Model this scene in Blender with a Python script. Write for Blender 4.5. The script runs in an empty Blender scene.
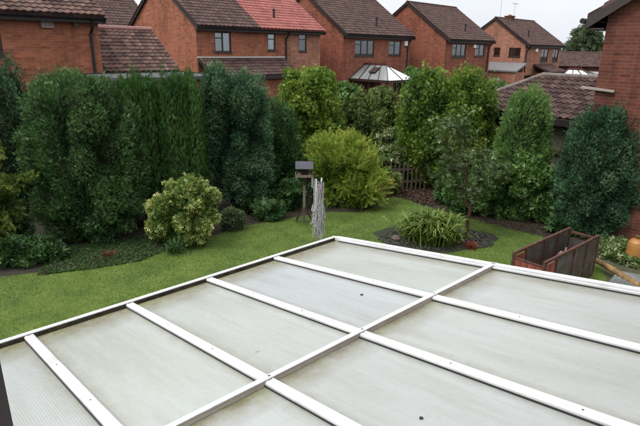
import bpy, math, random
import numpy as np
from math import sin, cos, pi, radians, hypot, sqrt, atan2
rng = np.random.default_rng(7); random.seed(7)
S = bpy.context.scene
COL = S.collection
V = np.array

# ------------------------------------------------------------------ camera
CH = 4.2; TH = radians(17.9); RH = radians(-0.9); FP = 512.0
cF = V([0, cos(TH), -sin(TH)]); r0 = V([1., 0, 0]); u0 = V([0, sin(TH), cos(TH)])
cR = cos(RH)*r0 - sin(RH)*u0; cU = cos(RH)*u0 + sin(RH)*r0
from mathutils import Matrix, Vector
cam = bpy.data.cameras.new('camera'); co = bpy.data.objects.new('camera', cam); COL.objects.link(co)
cam.sensor_width = 36; cam.lens = FP/640*36; cam.clip_start = .03; cam.clip_end = 2000
m = Matrix.Identity(4)
for i in range(3):
    m[i][0] = cR[i]; m[i][1] = cU[i]; m[i][2] = -cF[i]
m[2][3] = CH; co.matrix_world = m
S.camera = co
# surveying helper: a sight line of the photo met with a level at height z (metres), gives a place on the ground
def G(x, y, z=0.):
    d = (x-320)*cR + (213-y)*cU + FP*cF
    p = V([0, 0, CH]) + d*(z-CH)/d[2]
    return p
def GD(x, y, D):
    d = (x-320)*cR + (213-y)*cU + FP*cF
    return V([0, 0, CH]) + d*D/hypot(d[0], d[1])

# ------------------------------------------------------------------ materials
MATS = {}
def newmat(name):
    mt = bpy.data.materials.new(name); mt.use_nodes = True
    nt = mt.node_tree; b = nt.nodes['Principled BSDF']; MATS[name] = mt
    return mt, nt, b
def N(nt, typ, **kw):
    n = nt.nodes.new(typ)
    for k, v in kw.items():
        if k.startswith('i_'): n.inputs[k[2:].replace('_', ' ')].default_value = v
        else: setattr(n, k, v)
    return n
def ramp(nt, fac, stops, interp='LINEAR'):
    r = nt.nodes.new('ShaderNodeValToRGB'); r.color_ramp.interpolation = interp
    e = r.color_ramp.elements
    while len(e) < len(stops): e.new(.5)
    for el, (p, c) in zip(e, stops):
        el.position = p; el.color = (*c, 1) if len(c) == 3 else c
    nt.links.new(fac, r.inputs[0]); return r.outputs[0]
def noise(nt, scale, vec=None, detail=4, rough=.55):
    n = N(nt, 'ShaderNodeTexNoise'); n.inputs['Scale'].default_value = scale
    n.inputs['Detail'].default_value = detail; n.inputs['Roughness'].default_value = rough
    if vec: nt.links.new(vec, n.inputs['Vector'])
    return n.outputs['Fac']
def mixc(nt, fac, a, b, mode='MIX'):
    mx = nt.nodes.new('ShaderNodeMix'); mx.data_type = 'RGBA'; mx.blend_type = mode
    for s, val in ((0, fac), (6, a), (7, b)):
        if isinstance(val, (int, float)): mx.inputs[s].default_value = val
        elif isinstance(val, tuple): mx.inputs[s].default_value = (*val, 1)
        else: nt.links.new(val, mx.inputs[s])
    return mx.outputs[2]
def bump(nt, b, h, strength=.3, dist=.01):
    n = nt.nodes.new('ShaderNodeBump'); n.inputs['Strength'].default_value = strength
    n.inputs['Distance'].default_value = dist
    nt.links.new(h, n.inputs['Height']); nt.links.new(n.outputs[0], b.inputs['Normal'])
def coord(nt, which='Object'):
    return nt.nodes.new('ShaderNodeTexCoord').outputs[which]
def simple(name, col, rough=.6, metal=0, var=.25, scale=6., bmp=0.15, spec=.4, dark=None):
    mt, nt, b = newmat(name); oc = coord(nt)
    d = dark or tuple(c*(1-var) for c in col)
    f = noise(nt, scale, oc, 5, .6)
    nt.links.new(ramp(nt, f, [(.3, d), (.7, col)]), b.inputs['Base Color'])
    b.inputs['Roughness'].default_value = rough; b.inputs['Metallic'].default_value = metal
    b.inputs['Specular IOR Level'].default_value = spec
    if bmp: bump(nt, b, noise(nt, scale*6, oc), bmp, .004)
    return mt
def brick(name, c1, c2, mortar, wet=0):
    mt, nt, b = newmat(name); uv = coord(nt, 'UV')
    t = nt.nodes.new('ShaderNodeTexBrick'); nt.links.new(uv, t.inputs['Vector'])
    t.inputs['Scale'].default_value = 1; t.inputs['Brick Width'].default_value = .225
    t.inputs['Row Height'].default_value = .075; t.inputs['Mortar Size'].default_value = .006
    t.inputs['Mortar Smooth'].default_value = .3; t.inputs['Bias'].default_value = -.1
    t.inputs['Color1'].default_value = (*c1, 1); t.inputs['Color2'].default_value = (*c2, 1)
    t.inputs['Mortar'].default_value = (*mortar, 1)
    # odd darker bricks
    sn = nt.nodes.new('ShaderNodeVectorMath'); sn.operation = 'SNAP'; sn.inputs[1].default_value = (.225, .075, 1)
    nt.links.new(uv, sn.inputs[0])
    wn = nt.nodes.new('ShaderNodeTexWhiteNoise'); nt.links.new(sn.outputs[0], wn.inputs['Vector'])
    dk = ramp(nt, wn.outputs['Value'], [(0, (.62, .6, .62)), (.25, (.9, .9, .9)), (1, (1.1, 1.05, 1.0))])
    c = mixc(nt, .8, t.outputs['Color'], dk, 'MULTIPLY')
    st = ramp(nt, noise(nt, .7, uv, 6, .65), [(.3, (.72, .7, .7)), (.6, (1.05, 1.05, 1.05))])
    c = mixc(nt, .8, c, st, 'MULTIPLY')
    mpw = nt.nodes.new('ShaderNodeMapping'); mpw.inputs['Scale'].default_value = (3, .35, 1); nt.links.new(uv, mpw.inputs[0])
    c = mixc(nt, .7, c, ramp(nt, noise(nt, 1.2, mpw.outputs[0], 7, .7), [(.35, (.6, .58, .58)), (.5, (1, 1, 1)), (.7, (1.12, 1.1, 1.08))]), 'MULTIPLY')
    nt.links.new(c, b.inputs['Base Color'])
    b.inputs['Roughness'].default_value = .85; b.inputs['Specular IOR Level'].default_value = .2
    bump(nt, b, t.outputs['Fac'], -.5, .004)
    return mt
def tiles(name, cols, tw, th, moss=.0):
    mt, nt, b = newmat(name); uv = coord(nt, 'UV')
    sn = nt.nodes.new('ShaderNodeVectorMath'); sn.operation = 'SNAP'; sn.inputs[1].default_value = (tw, th, 1)
    nt.links.new(uv, sn.inputs[0])
    wn = nt.nodes.new('ShaderNodeTexWhiteNoise'); nt.links.new(sn.outputs[0], wn.inputs['Vector'])
    k = len(cols)
    c = ramp(nt, wn.outputs['Value'], [(i/(k-1), cc) for i, cc in enumerate(cols)])
    st = ramp(nt, noise(nt, 1.3, uv, 7, .7), [(.3, (.68, .68, .7)), (.62, (1.08, 1.06, 1.05))])
    c = mixc(nt, .9, c, st, 'MULTIPLY')
    if moss:
        c = mixc(nt, ramp(nt, noise(nt, 2.2, uv, 8, .75), [(.55, (0, 0, 0)), (.7, (moss,)*3)]), c, (.09, .1, .045))
    nt.links.new(c, b.inputs['Base Color'])
    lic = ramp(nt, noise(nt, 3.5, uv, 9, .8), [(.6, (0, 0, 0)), (.72, (.35, .35, .35))])
    c = mixc(nt, lic, c, (.2, .2, .17)); nt.links.new(c, b.inputs['Base Color'])
    b.inputs['Roughness'].default_value = .75; b.inputs['Specular IOR Level'].default_value = .2
    bump(nt, b, noise(nt, 40, uv), .3, .003)
    return mt
def leafmat(name, stops, rough=.5, trans=.25, spec=.35):
    mt, nt, b = newmat(name)
    at = nt.nodes.new('ShaderNodeAttribute'); at.attribute_name = 'tint'
    c = ramp(nt, at.outputs['Fac'], stops)
    nt.links.new(c, b.inputs['Base Color']); b.inputs['Roughness'].default_value = rough
    b.inputs['Specular IOR Level'].default_value = spec
    tr = nt.nodes.new('ShaderNodeBsdfTranslucent')
    nt.links.new(mixc(nt, .5, c, (.12, .18, .03), 'MIX'), tr.inputs['Color'])
    ms = nt.nodes.new('ShaderNodeMixShader'); ms.inputs[0].default_value = trans
    nt.links.new(b.outputs[0], ms.inputs[1]); nt.links.new(tr.outputs[0], ms.inputs[2])
    nt.links.new(ms.outputs[0], nt.nodes['Material Output'].inputs['Surface'])
    return mt

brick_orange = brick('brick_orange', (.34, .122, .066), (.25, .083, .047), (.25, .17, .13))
brick_pale = brick('brick_pale', (.36, .17, .11), (.31, .13, .08), (.27, .2, .16))
brick_red = brick('brick_red', (.28, .094, .055), (.2, .064, .04), (.19, .12, .1))
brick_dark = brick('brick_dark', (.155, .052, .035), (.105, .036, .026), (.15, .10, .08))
TW, THH = .3, .32
tile_brown = tiles('tile_brown', [(.05, .029, .026), (.07, .041, .036), (.092, .055, .047)], TW, THH)
tile_mix = tiles('tile_mix', [(.05, .029, .026), (.09, .048, .04), (.15, .088, .07), (.065, .045, .04)], TW, THH, .3)
tile_red = tiles('tile_red', [(.22, .072, .062), (.29, .10, .086), (.25, .088, .076)], TW, THH)
tile_garage = tiles('tile_garage', [(.042, .026, .025), (.075, .043, .04), (.125, .078, .07)], TW, THH, .35)
fascia_m = simple('fascia_paint', (.022, .018, .018), .45, 0, .3, 4, .05)
frame_m = simple('window_stain', (.04, .028, .022), .45, 0, .3, 8, .05)
pipe_m = simple('pipe_plastic', (.02, .02, .021), .4, 0, .2, 3, .02)
white_m = simple('white_plastic', (.8, .8, .8), .3, 0, .1, 3, .02, .5)
curtain_m = simple('curtain', (.5, .53, .58), .9, 0, .25, 5, 0)
lead_m = simple('lead_flashing', (.22, .22, .23), .5, .2, .3, 6, .1)
felt_m = simple('roof_felt', (.075, .08, .078), .85, 0, .35, 3, .3)
mortar_m = simple('ridge_mortar', (.19, .155, .14), .9, 0, .45, 9, .4)
interior_m = simple('interior_plaster', (.12, .11, .1), .9)
soil_m = simple('soil', (.055, .032, .022), .95, 0, .6, 14, .8, .1)
gravel_m = simple('slate_chips', (.038, .042, .024), .8, 0, .6, 40, .9, .3)
bark_m = simple('bark', (.075, .05, .035), .9, 0, .5, 20, .6, .1)
wood_grey = simple('weathered_wood', (.2, .165, .13), .85, 0, .5, 25, .4, .2)
wood_dark = simple('dark_wood', (.055, .038, .028), .8, 0, .5, 15, .4, .2)
wood_pale = simple('pale_wood', (.33, .28, .2), .85, 0, .4, 25, .3, .2)
def glassmat(name, tint, refl=.35, rough=.03):
    mt, nt, b = newmat(name)
    tr = nt.nodes.new('ShaderNodeBsdfTransparent'); tr.inputs['Color'].default_value = (*tint, 1)
    gl = nt.nodes.new('ShaderNodeBsdfGlossy'); gl.inputs['Roughness'].default_value = rough
    gl.inputs['Color'].default_value = (.9, .93, .96, 1)
    fr = nt.nodes.new('ShaderNodeFresnel'); fr.inputs['IOR'].default_value = 1.5
    ma = N(nt, 'ShaderNodeMath', operation='MULTIPLY_ADD'); ma.inputs[1].default_value = .9; ma.inputs[2].default_value = refl
    nt.links.new(fr.outputs[0], ma.inputs[0])
    ms = nt.nodes.new('ShaderNodeMixShader'); nt.links.new(ma.outputs[0], ms.inputs[0])
    nt.links.new(tr.outputs[0], ms.inputs[1]); nt.links.new(gl.outputs[0], ms.inputs[2])
    nt.links.new(ms.outputs[0], nt.nodes['Material Output'].inputs['Surface'])
    return mt
glass_m = glassmat('window_glass', (.75, .8, .82), .12)
roofglass_m = glassmat('roof_glass', (.5, .55, .57), .3, .15)
skywhite_m = simple('sky_white_panel', (.78, .8, .83), .25, 0, .08, 2, .02, .5)  # glass roof panels: bright sky reflection painted as opaque white

# rust
mt, nt, b = newmat('rust'); oc = coord(nt)
f = noise(nt, 9, oc, 8, .7)
nt.links.new(ramp(nt, f, [(.3, (.02, .012, .01)), (.5, (.07, .026, .017)), (.72, (.14, .06, .035))]), b.inputs['Base Color'])
b.inputs['Roughness'].default_value = .85; bump(nt, b, noise(nt, 60, oc), .5, .004); rust_m = mt
mt, nt, b = newmat('rusty_boards'); oc = coord(nt)
w = N(nt, 'ShaderNodeTexNoise'); w.inputs['Scale'].default_value = 5; w.inputs['Detail'].default_value = 7
mp = nt.nodes.new('ShaderNodeMapping'); mp.inputs['Scale'].default_value = (6, 6, .6)
nt.links.new(oc, mp.inputs[0]); nt.links.new(mp.outputs[0], w.inputs['Vector'])
nt.links.new(ramp(nt, w.outputs['Fac'], [(.3, (.07, .022, .015)), (.5, (.23, .06, .035)), (.75, (.33, .12, .075))]), b.inputs['Base Color'])
b.inputs['Roughness'].default_value = .75; boards_m = mt
mt, nt, b = newmat('dusty_sheet'); oc = coord(nt)
f = noise(nt, 4, oc, 8, .65)
nt.links.new(ramp(nt, f, [(.3, (.04, .032, .026)), (.5, (.07, .06, .052)), (.62, (.1, .096, .095)), (.78, (.2, .195, .19))]), b.inputs['Base Color'])
b.inputs['Roughness'].default_value = .4; sheet_m = mt
gas_m = simple('gas_bottle_paint', (.40, .19, .055), .45, 0, .3, 6, .1)
galv_m = simple('galvanised', (.35, .38, .42), .4, .6, .3, 10, .1)
rope_m = simple('line_cord', (.5, .49, .5), .8, 0, .3, 30, .2)
alu_m = simple('grey_metal', (.42, .42, .44), .45, .5, .3, 10, .1)

# uPVC with a little grime
mt, nt, b = newmat('upvc'); oc = coord(nt)
mp = nt.nodes.new('ShaderNodeMapping'); mp.inputs['Rotation'].default_value = (0, 0, 0); mp.inputs['Scale'].default_value = (25, 1.2, 25)
nt.links.new(oc, mp.inputs[0])
f1 = noise(nt, 2, mp.outputs[0], 5, .6); f2 = noise(nt, 3, oc, 8, .7)
c = ramp(nt, f1, [(.35, (.5, .51, .525)), (.6, (.62, .625, .64))])
c = mixc(nt, ramp(nt, f2, [(.5, (0, 0, 0)), (.75, (.65, .65, .65))]), c, (.3, .3, .25))
nt.links.new(c, b.inputs['Base Color']); b.inputs['Roughness'].default_value = .35
upvc_m = mt
mt, nt, b = newmat('upvc_grimy'); oc = coord(nt)
f2 = noise(nt, 6, oc, 8, .7)
nt.links.new(ramp(nt, f2, [(.35, (.2, .19, .16)), (.6, (.45, .44, .4))]), b.inputs['Base Color']); b.inputs['Roughness'].default_value = .6
grimy_m = mt
gasket_m = simple('black_gasket', (.03, .03, .032), .6, 0, .2, 8, 0)
mt, nt, b = newmat('gutter_sludge'); oc = coord(nt)
nt.links.new(ramp(nt, noise(nt, 14, oc, 8, .75), [(.35, (.012, .01, .008)), (.55, (.04, .035, .018)), (.68, (.06, .065, .02)), (.78, (.16, .09, .03))]), b.inputs['Base Color'])
b.inputs['Roughness'].default_value = .9; bump(nt, b, noise(nt, 50, oc), .8, .01); sludge_m = mt

# multiwall polycarbonate: flutes run down the slope (local y), algae along the lower edges and the cross bar
def polymat():
    mt, nt, b = newmat('multiwall_sheet'); oc = coord(nt)
    sp = nt.nodes.new('ShaderNodeSeparateXYZ'); nt.links.new(oc, sp.inputs[0])
    def mth(op, a, bb=None, cc=None):
        n = N(nt, 'ShaderNodeMath', operation=op)
        for i, q in enumerate((a, bb, cc)):
            if q is None: continue
            if isinstance(q, (int, float)): n.inputs[i].default_value = q
            else: nt.links.new(q, n.inputs[i])
        return n.outputs[0]
    fl = mth('SINE', mth('MULTIPLY', sp.outputs[0], 2*pi/.013))
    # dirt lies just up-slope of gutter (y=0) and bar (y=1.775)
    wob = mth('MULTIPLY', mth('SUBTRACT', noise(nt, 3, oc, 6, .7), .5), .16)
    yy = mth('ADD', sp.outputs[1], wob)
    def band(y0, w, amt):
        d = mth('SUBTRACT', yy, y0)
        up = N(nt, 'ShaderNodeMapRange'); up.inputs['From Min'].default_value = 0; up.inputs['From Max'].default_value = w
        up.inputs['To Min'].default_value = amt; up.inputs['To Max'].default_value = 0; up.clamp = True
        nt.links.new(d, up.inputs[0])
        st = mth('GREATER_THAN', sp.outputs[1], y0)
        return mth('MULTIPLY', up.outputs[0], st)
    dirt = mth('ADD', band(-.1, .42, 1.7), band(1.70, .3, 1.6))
    xs = mth('MODULO', mth('ADD', sp.outputs[0], .0), .735)
    mp = nt.nodes.new('ShaderNodeMapping'); mp.inputs['Scale'].default_value = (2.2, .5, 1); nt.links.new(oc, mp.inputs[0])
    broad = noise(nt, 1.6, mp.outputs[0], 7, .6)
    fine = noise(nt, 26, oc, 6, .7)
    oi = nt.nodes.new('ShaderNodeObjectInfo')
    ba = ramp(nt, broad, [(.3, (.285, .30, .26)), (.5, (.335, .355, .325)), (.68, (.36, .385, .37))])
    bb_ = ramp(nt, broad, [(.3, (.29, .31, .30)), (.5, (.33, .355, .36)), (.68, (.355, .38, .395))])
    base = mixc(nt, oi.outputs['Random'], ba, bb_)
    base = mixc(nt, ramp(nt, fine, [(.5, (0, 0, 0)), (.8, (.35, .35, .35))]), base, (.25, .26, .22))
    base = mixc(nt, mth('MULTIPLY', mth('ADD', mth('MULTIPLY', fl, .5), .5), .07), base, (.24, .25, .245))
    n2 = noise(nt, 9, oc, 8, .75)
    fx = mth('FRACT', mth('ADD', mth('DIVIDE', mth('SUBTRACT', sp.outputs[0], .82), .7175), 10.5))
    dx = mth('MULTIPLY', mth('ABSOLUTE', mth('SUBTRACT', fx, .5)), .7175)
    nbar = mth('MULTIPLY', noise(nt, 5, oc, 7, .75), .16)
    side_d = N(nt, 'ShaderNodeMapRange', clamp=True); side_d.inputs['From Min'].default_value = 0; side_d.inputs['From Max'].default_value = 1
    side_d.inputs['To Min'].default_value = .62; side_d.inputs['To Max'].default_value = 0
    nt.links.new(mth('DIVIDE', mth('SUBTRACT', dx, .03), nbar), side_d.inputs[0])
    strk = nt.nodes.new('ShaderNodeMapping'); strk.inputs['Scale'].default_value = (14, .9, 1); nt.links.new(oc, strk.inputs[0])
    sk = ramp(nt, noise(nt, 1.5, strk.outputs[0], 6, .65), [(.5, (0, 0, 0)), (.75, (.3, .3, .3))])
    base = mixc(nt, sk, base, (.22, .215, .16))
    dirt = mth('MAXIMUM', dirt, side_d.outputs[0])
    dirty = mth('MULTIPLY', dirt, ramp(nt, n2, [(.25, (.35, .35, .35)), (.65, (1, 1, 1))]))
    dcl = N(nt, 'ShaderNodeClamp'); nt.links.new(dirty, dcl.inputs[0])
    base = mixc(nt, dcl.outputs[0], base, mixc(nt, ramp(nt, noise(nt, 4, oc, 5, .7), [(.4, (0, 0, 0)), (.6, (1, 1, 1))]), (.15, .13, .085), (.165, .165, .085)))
    vo = nt.nodes.new('ShaderNodeTexVoronoi'); vo.inputs['Scale'].default_value = 2.1; nt.links.new(oc, vo.inputs['Vector'])
    spot = ramp(nt, vo.outputs['Distance'], [(.0, (.8, .8, .8)), (.028, (.5, .5, .5)), (.04, (0, 0, 0))])
    base = mixc(nt, spot, base, (.22, .2, .13))
    nt.links.new(base, b.inputs['Base Color'])
    b.inputs['Roughness'].default_value = .24; b.inputs['Specular IOR Level'].default_value = .5
    bump(nt, b, mth('ADD', mth('MULTIPLY', fl, 1), mth('MULTIPLY', fine, .4)), .35, .0012)
    return mt
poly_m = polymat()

# ------------------------------------------------------------------ mesh helper
class MB:
    def __init__(s): s.v = []; s.f = []; s.uv = []; s.sm = []
    def poly(s, pts, uv=None, smooth=False):
        i = len(s.v); pts = [V(p, dtype=float) for p in pts]
        s.v += pts; s.f.append(list(range(i, i+len(pts))))
        if uv is None:
            n = np.cross(pts[1]-pts[0], pts[2]-pts[0]); a = np.abs(n)
            if a[2] > max(a[0], a[1]): uv = [(p[0], p[1]) for p in pts]
            elif a[0] > a[1]: uv = [(p[1], p[2]) for p in pts]
            else: uv = [(p[0], p[2]) for p in pts]
        s.uv += uv; s.sm.append(smooth)
    def hexa(s, c):   # 8 corners: bottom 4 ccw, top 4 ccw
        for q in ((3, 2, 1, 0), (4, 5, 6, 7), (0, 1, 5, 4), (1, 2, 6, 5), (2, 3, 7, 6), (3, 0, 4, 7)):
            s.poly([c[k] for k in q])
        return s
    def box(s, x0, y0, z0, x1, y1, z1):
        return s.hexa([(x0, y0, z0), (x1, y0, z0), (x1, y1, z0), (x0, y1, z0), (x0, y0, z1), (x1, y0, z1), (x1, y1, z1), (x0, y1, z1)])
    def bar(s, a, b, w, h, up=(0, 0, 1)):
        a = V(a, dtype=float); b = V(b, dtype=float); d = (b-a)/np.linalg.norm(b-a)
        up = V(up, dtype=float)
        x = np.cross(d, up)
        if np.linalg.norm(x) < 1e-4: x = V([1., 0, 0])
        x /= np.linalg.norm(x); y = np.cross(x, d)
        o = [(-w/2, -h/2), (w/2, -h/2), (w/2, h/2), (-w/2, h/2)]
        A = [a+x*p+y*q for p, q in o]; B = [b+x*p+y*q for p, q in o]
        s.poly(A); s.poly(B[::-1])
        for k in range(4): s.poly([A[k], B[k], B[(k+1) % 4], A[(k+1) % 4]])
        return s
    def tube(s, pts, r, n=8, cap=True):
        pts = [V(p, dtype=float) for p in pts]
        if not hasattr(r, '__len__'): r = [r]*len(pts)
        rings = []
        for i, p in enumerate(pts):
            d = pts[min(i+1, len(pts)-1)]-pts[max(i-1, 0)]; d /= np.linalg.norm(d)+1e-9
            x = np.cross(d, (0, 0, 1.)) if abs(d[2]) < .95 else np.cross(d, (0, 1., 0)); x /= np.linalg.norm(x); y = np.cross(d, x)
            rings.append([p+r[i]*(cos(2*pi*k/n)*x+sin(2*pi*k/n)*y) for k in range(n)])
        for a, b in zip(rings, rings[1:]):
            for k in range(n): s.poly([a[k], a[(k+1) % n], b[(k+1) % n], b[k]], smooth=True)
        if cap: s.poly(rings[0]); s.poly(rings[-1][::-1])
        return s
    def lathe(s, prof, n=20, c=(0, 0, 0)):
        rings = [[V(c)+V([r*cos(2*pi*k/n), r*sin(2*pi*k/n), z]) for k in range(n)] for r, z in prof]
        for a, b in zip(rings, rings[1:]):
            for k in range(n): s.poly([a[k], a[(k+1) % n], b[(k+1) % n], b[k]], smooth=True)
        s.poly(rings[-1]); s.poly(rings[0][::-1])
        return s
    def build(s, name, mat, parent=None, bevel=0, merge=False, label=None):
        me = bpy.data.meshes.new(name)
        me.from_pydata([tuple(p) for p in s.v], [], s.f)
        l = me.uv_layers.new(name='UVMap')
        l.data.foreach_set('uv', V(s.uv, dtype=float).ravel())
        me.polygons.foreach_set('use_smooth', s.sm)
        me.materials.append(mat)
        if bevel or merge:
            import bmesh
            bm = bmesh.new(); bm.from_mesh(me); bmesh.ops.remove_doubles(bm, verts=bm.verts, dist=.0004)
            bm.to_mesh(me); bm.free()
        o = bpy.data.objects.new(name, me); COL.objects.link(o)
        if parent: o.parent = parent
        if bevel:
            bv = o.modifiers.new('bevel', 'BEVEL'); bv.width = bevel; bv.segments = 2; bv.limit_method = 'ANGLE'
        if label: o['label'] = label
        return o
def thing(name, label, cat, loc=(0, 0, 0), rz=0, group=None):
    o = bpy.data.objects.new(name, None); COL.objects.link(o); o.empty_display_size = .2
    o.location = tuple(loc); o.rotation_euler = (0, 0, rz)
    tag(o, label, cat, group); return o
def tag(o, label, cat, group=None):
    o['label'] = label; o['category'] = cat
    if group: o['group'] = group
    return o
def struct(o, kind='structure'): o['kind'] = kind; return o

# ------------------------------------------------------------------ tiled roof
def tile_plane(mb, u0, u1, p0, p1, amp=.028, step=.03, thick=.1, uoff=0, clip=None, samp=6, tw=.25, th=.26):
    """p0=(v,z) at the eaves, p1=(v,z) at the ridge; clip(s, u)->(umin,umax) for hips (s = 0..1 up the slope)"""
    L = hypot(p1[0]-p0[0], p1[1]-p0[1]); d = V([0, (p1[0]-p0[0])/L, (p1[1]-p0[1])/L])
    n = V([0, -d[2], d[1]]);
    if n[2] < 0: n = -n
    nc = max(1, round(L/th)); c = L/nc
    k0 = math.floor(u0/(tw/samp)); k1 = math.ceil(u1/(tw/samp)); uk = TW/tw
    us = [u0]+[k*tw/samp for k in range(k0+1, k1)]+[u1]
    def prof(u):
        t = (u/tw) % 1
        return amp*(0.5+.5*cos(2*pi*t)) ** 1.3 if True else 0
    def pt(u, sl, h): return V([u, p0[0], p0[1]])+d*sl+n*h
    for j in range(nc):
        rows = []
        for e, (sl, hh) in enumerate(((j*c, step), ((j+1)*c, 0.004))):
            lo, hi = (u0, u1) if clip is None else clip((j+e)*c/L)
            rows.append([pt(min(max(u, lo), hi), sl, prof(u)+hh) for u in us])
        for i in range(len(us)-1):
            a, b2 = rows
            if np.linalg.norm(a[i]-a[i+1]) < 1e-6 and np.linalg.norm(b2[i]-b2[i+1]) < 1e-6: continue
            uv = [(us[i]*uk+1e-3, j*THH+.02), (us[i+1]*uk-1e-3, j*THH+.02), (us[i+1]*uk-1e-3, (j+1)*THH-.02), (us[i]*uk+1e-3, (j+1)*THH-.02)]
            mb.poly([a[i], a[i+1], b2[i+1], b2[i]], uv, True)
            # riser at the foot of the course
            q0 = a[i]-n*(step+.006); q1 = a[i+1]-n*(step+.006)
            mb.poly([q0, q1, a[i+1], a[i]], [uv[0], uv[1], uv[1], uv[0]])
    if clip is None:
        mb.hexa([pt(u0+.01, .01, -thick), pt(u1-.01, .01, -thick), pt(u1-.01, L, -thick), pt(u0+.01, L, -thick),
                 pt(u0+.01, .01, -.012), pt(u1-.01, .01, -.012), pt(u1-.01, L, -.012), pt(u0+.01, L, -.012)])
def ridge_caps(mb, a, b, r=.1):
    a = V(a, dtype=float); b = V(b, dtype=float); L = np.linalg.norm(b-a); n = max(1, int(L/.45)); d = (b-a)/L
    x = np.cross(d, (0, 0, 1.)); x /= np.linalg.norm(x); y = np.cross(x, d)
    for i in range(n):
        p = a+d*(i*L/n); q = a+d*((i+1)*L/n-.006); rr = r; rq = r*.93
        P = [p+x*rr*cos(t)+y*rr*sin(t)*.9 for t in np.linspace(-.35, pi+.35, 8)]
        Q = [q+x*rq*cos(t)+y*rq*sin(t)*.9 for t in np.linspace(-.35, pi+.35, 8)]
        for k in range(7): mb.poly([P[k], Q[k], Q[k+1], P[k+1]], smooth=True)
        mb.poly(P); mb.poly(Q[::-1])

# ------------------------------------------------------------------ walls, windows
def wall_grid(mb, axis, off, a0, a1, z0, z1, holes, depth=.1, face=-1):
    """vertical wall on plane axis=off spanning a0..a1, z0..z1 with rectangular holes and reveals; face=-1 looks to -axis"""
    As = sorted({a0, a1, *[h[0] for h in holes], *[h[1] for h in holes]})
    Zs = sorted({z0, z1, *[h[2] for h in holes], *[h[3] for h in holes]})
    P = (lambda a, z, d=0: (a, off-face*d, z)) if axis == 'v' else (lambda a, z, d=0: (off-face*d, a, z))
    for i in range(len(As)-1):
        for j in range(len(Zs)-1):
            ca = (As[i]+As[i+1])/2; cz = (Zs[j]+Zs[j+1])/2
            if any(h[0] < ca < h[1] and h[2] < cz < h[3] for h in holes): continue
            mb.poly([P(As[i], Zs[j]), P(As[i+1], Zs[j]), P(As[i+1], Zs[j+1]), P(As[i], Zs[j+1])])
    for h in holes:
        for (p, q) in (((h[0], h[2]), (h[1], h[2])), ((h[1], h[2]), (h[1], h[3])), ((h[1], h[3]), (h[0], h[3])), ((h[0], h[3]), (h[0], h[2]))):
            mb.poly([P(*p), P(*q), P(*q, depth), P(*p, depth)])
def window(parent, axis, off, h, lights=2, face=-1, curtain=None, fr=.06, top=True):
    a0, a1, z0, z1 = h; w = MB()
    T = (lambda a, d: (a, off-face*d)) if axis == 'v' else (lambda a, d: (off-face*d, a))
    def bx(mb, p0, p1, q0, q1, d0, d1):
        x0, y0 = T(p0, d0); x1, y1 = T(p1, d1)
        mb.box(min(x0, x1), min(y0, y1), q0, max(x0, x1), max(y0, y1), q1)
    e = .004
    bx(w, a0+e, a1-e, z0+e, z0+fr, .03, .09); bx(w, a0+e, a1-e, z1-fr, z1-e, .03, .09)
    bx(w, a0+e, a0+fr, z0+fr, z1-fr, .03, .09); bx(w, a1-fr, a1-e, z0+fr, z1-fr, .03, .09)
    for k in range(1, lights):
        c = a0+(a1-a0)*k/lights; bx(w, c-fr*.6, c+fr*.6, z0+fr, z1-fr, .032, .088)
    if top and (z1-z0) > .8:
        c0, c1 = a0+fr, a0+(a1-a0)/lights-fr*.6
        bx(w, c0, c1, z1-.32, z1-.27, .034, .086)
    o = w.build('window', frame_m, parent)
    s = MB(); bx(s, a0-.03, a1+.03, z0-.07, z0-.002, -.04, .03)
    s.build('sill', frame_m, o)
    p = MB(); bx(p, a0+fr-.01, a1-fr+.01, z0+fr-.01, z1-fr+.01, .055, .062); p.build('pane', glass_m, o)
    if curtain:
        n = 14
        for side, frac in curtain:
            c = MB()
            W = (a1-a0-2*fr)*frac; s0 = a0+fr if side < 0 else a1-fr-W
            for i in range(n):
                x0, y0 = T(s0+W*i/n, .16+.02*(i % 2)); x1, y1 = T(s0+W*(i+1)/n, .16+.02*((i+1) % 2))
                c.poly([(x0, y0, z0), (x1, y1, z0), (x1, y1, z1), (x0, y0, z1)])
            c.build('curtain', curtain_m, o)
    return o

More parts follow.
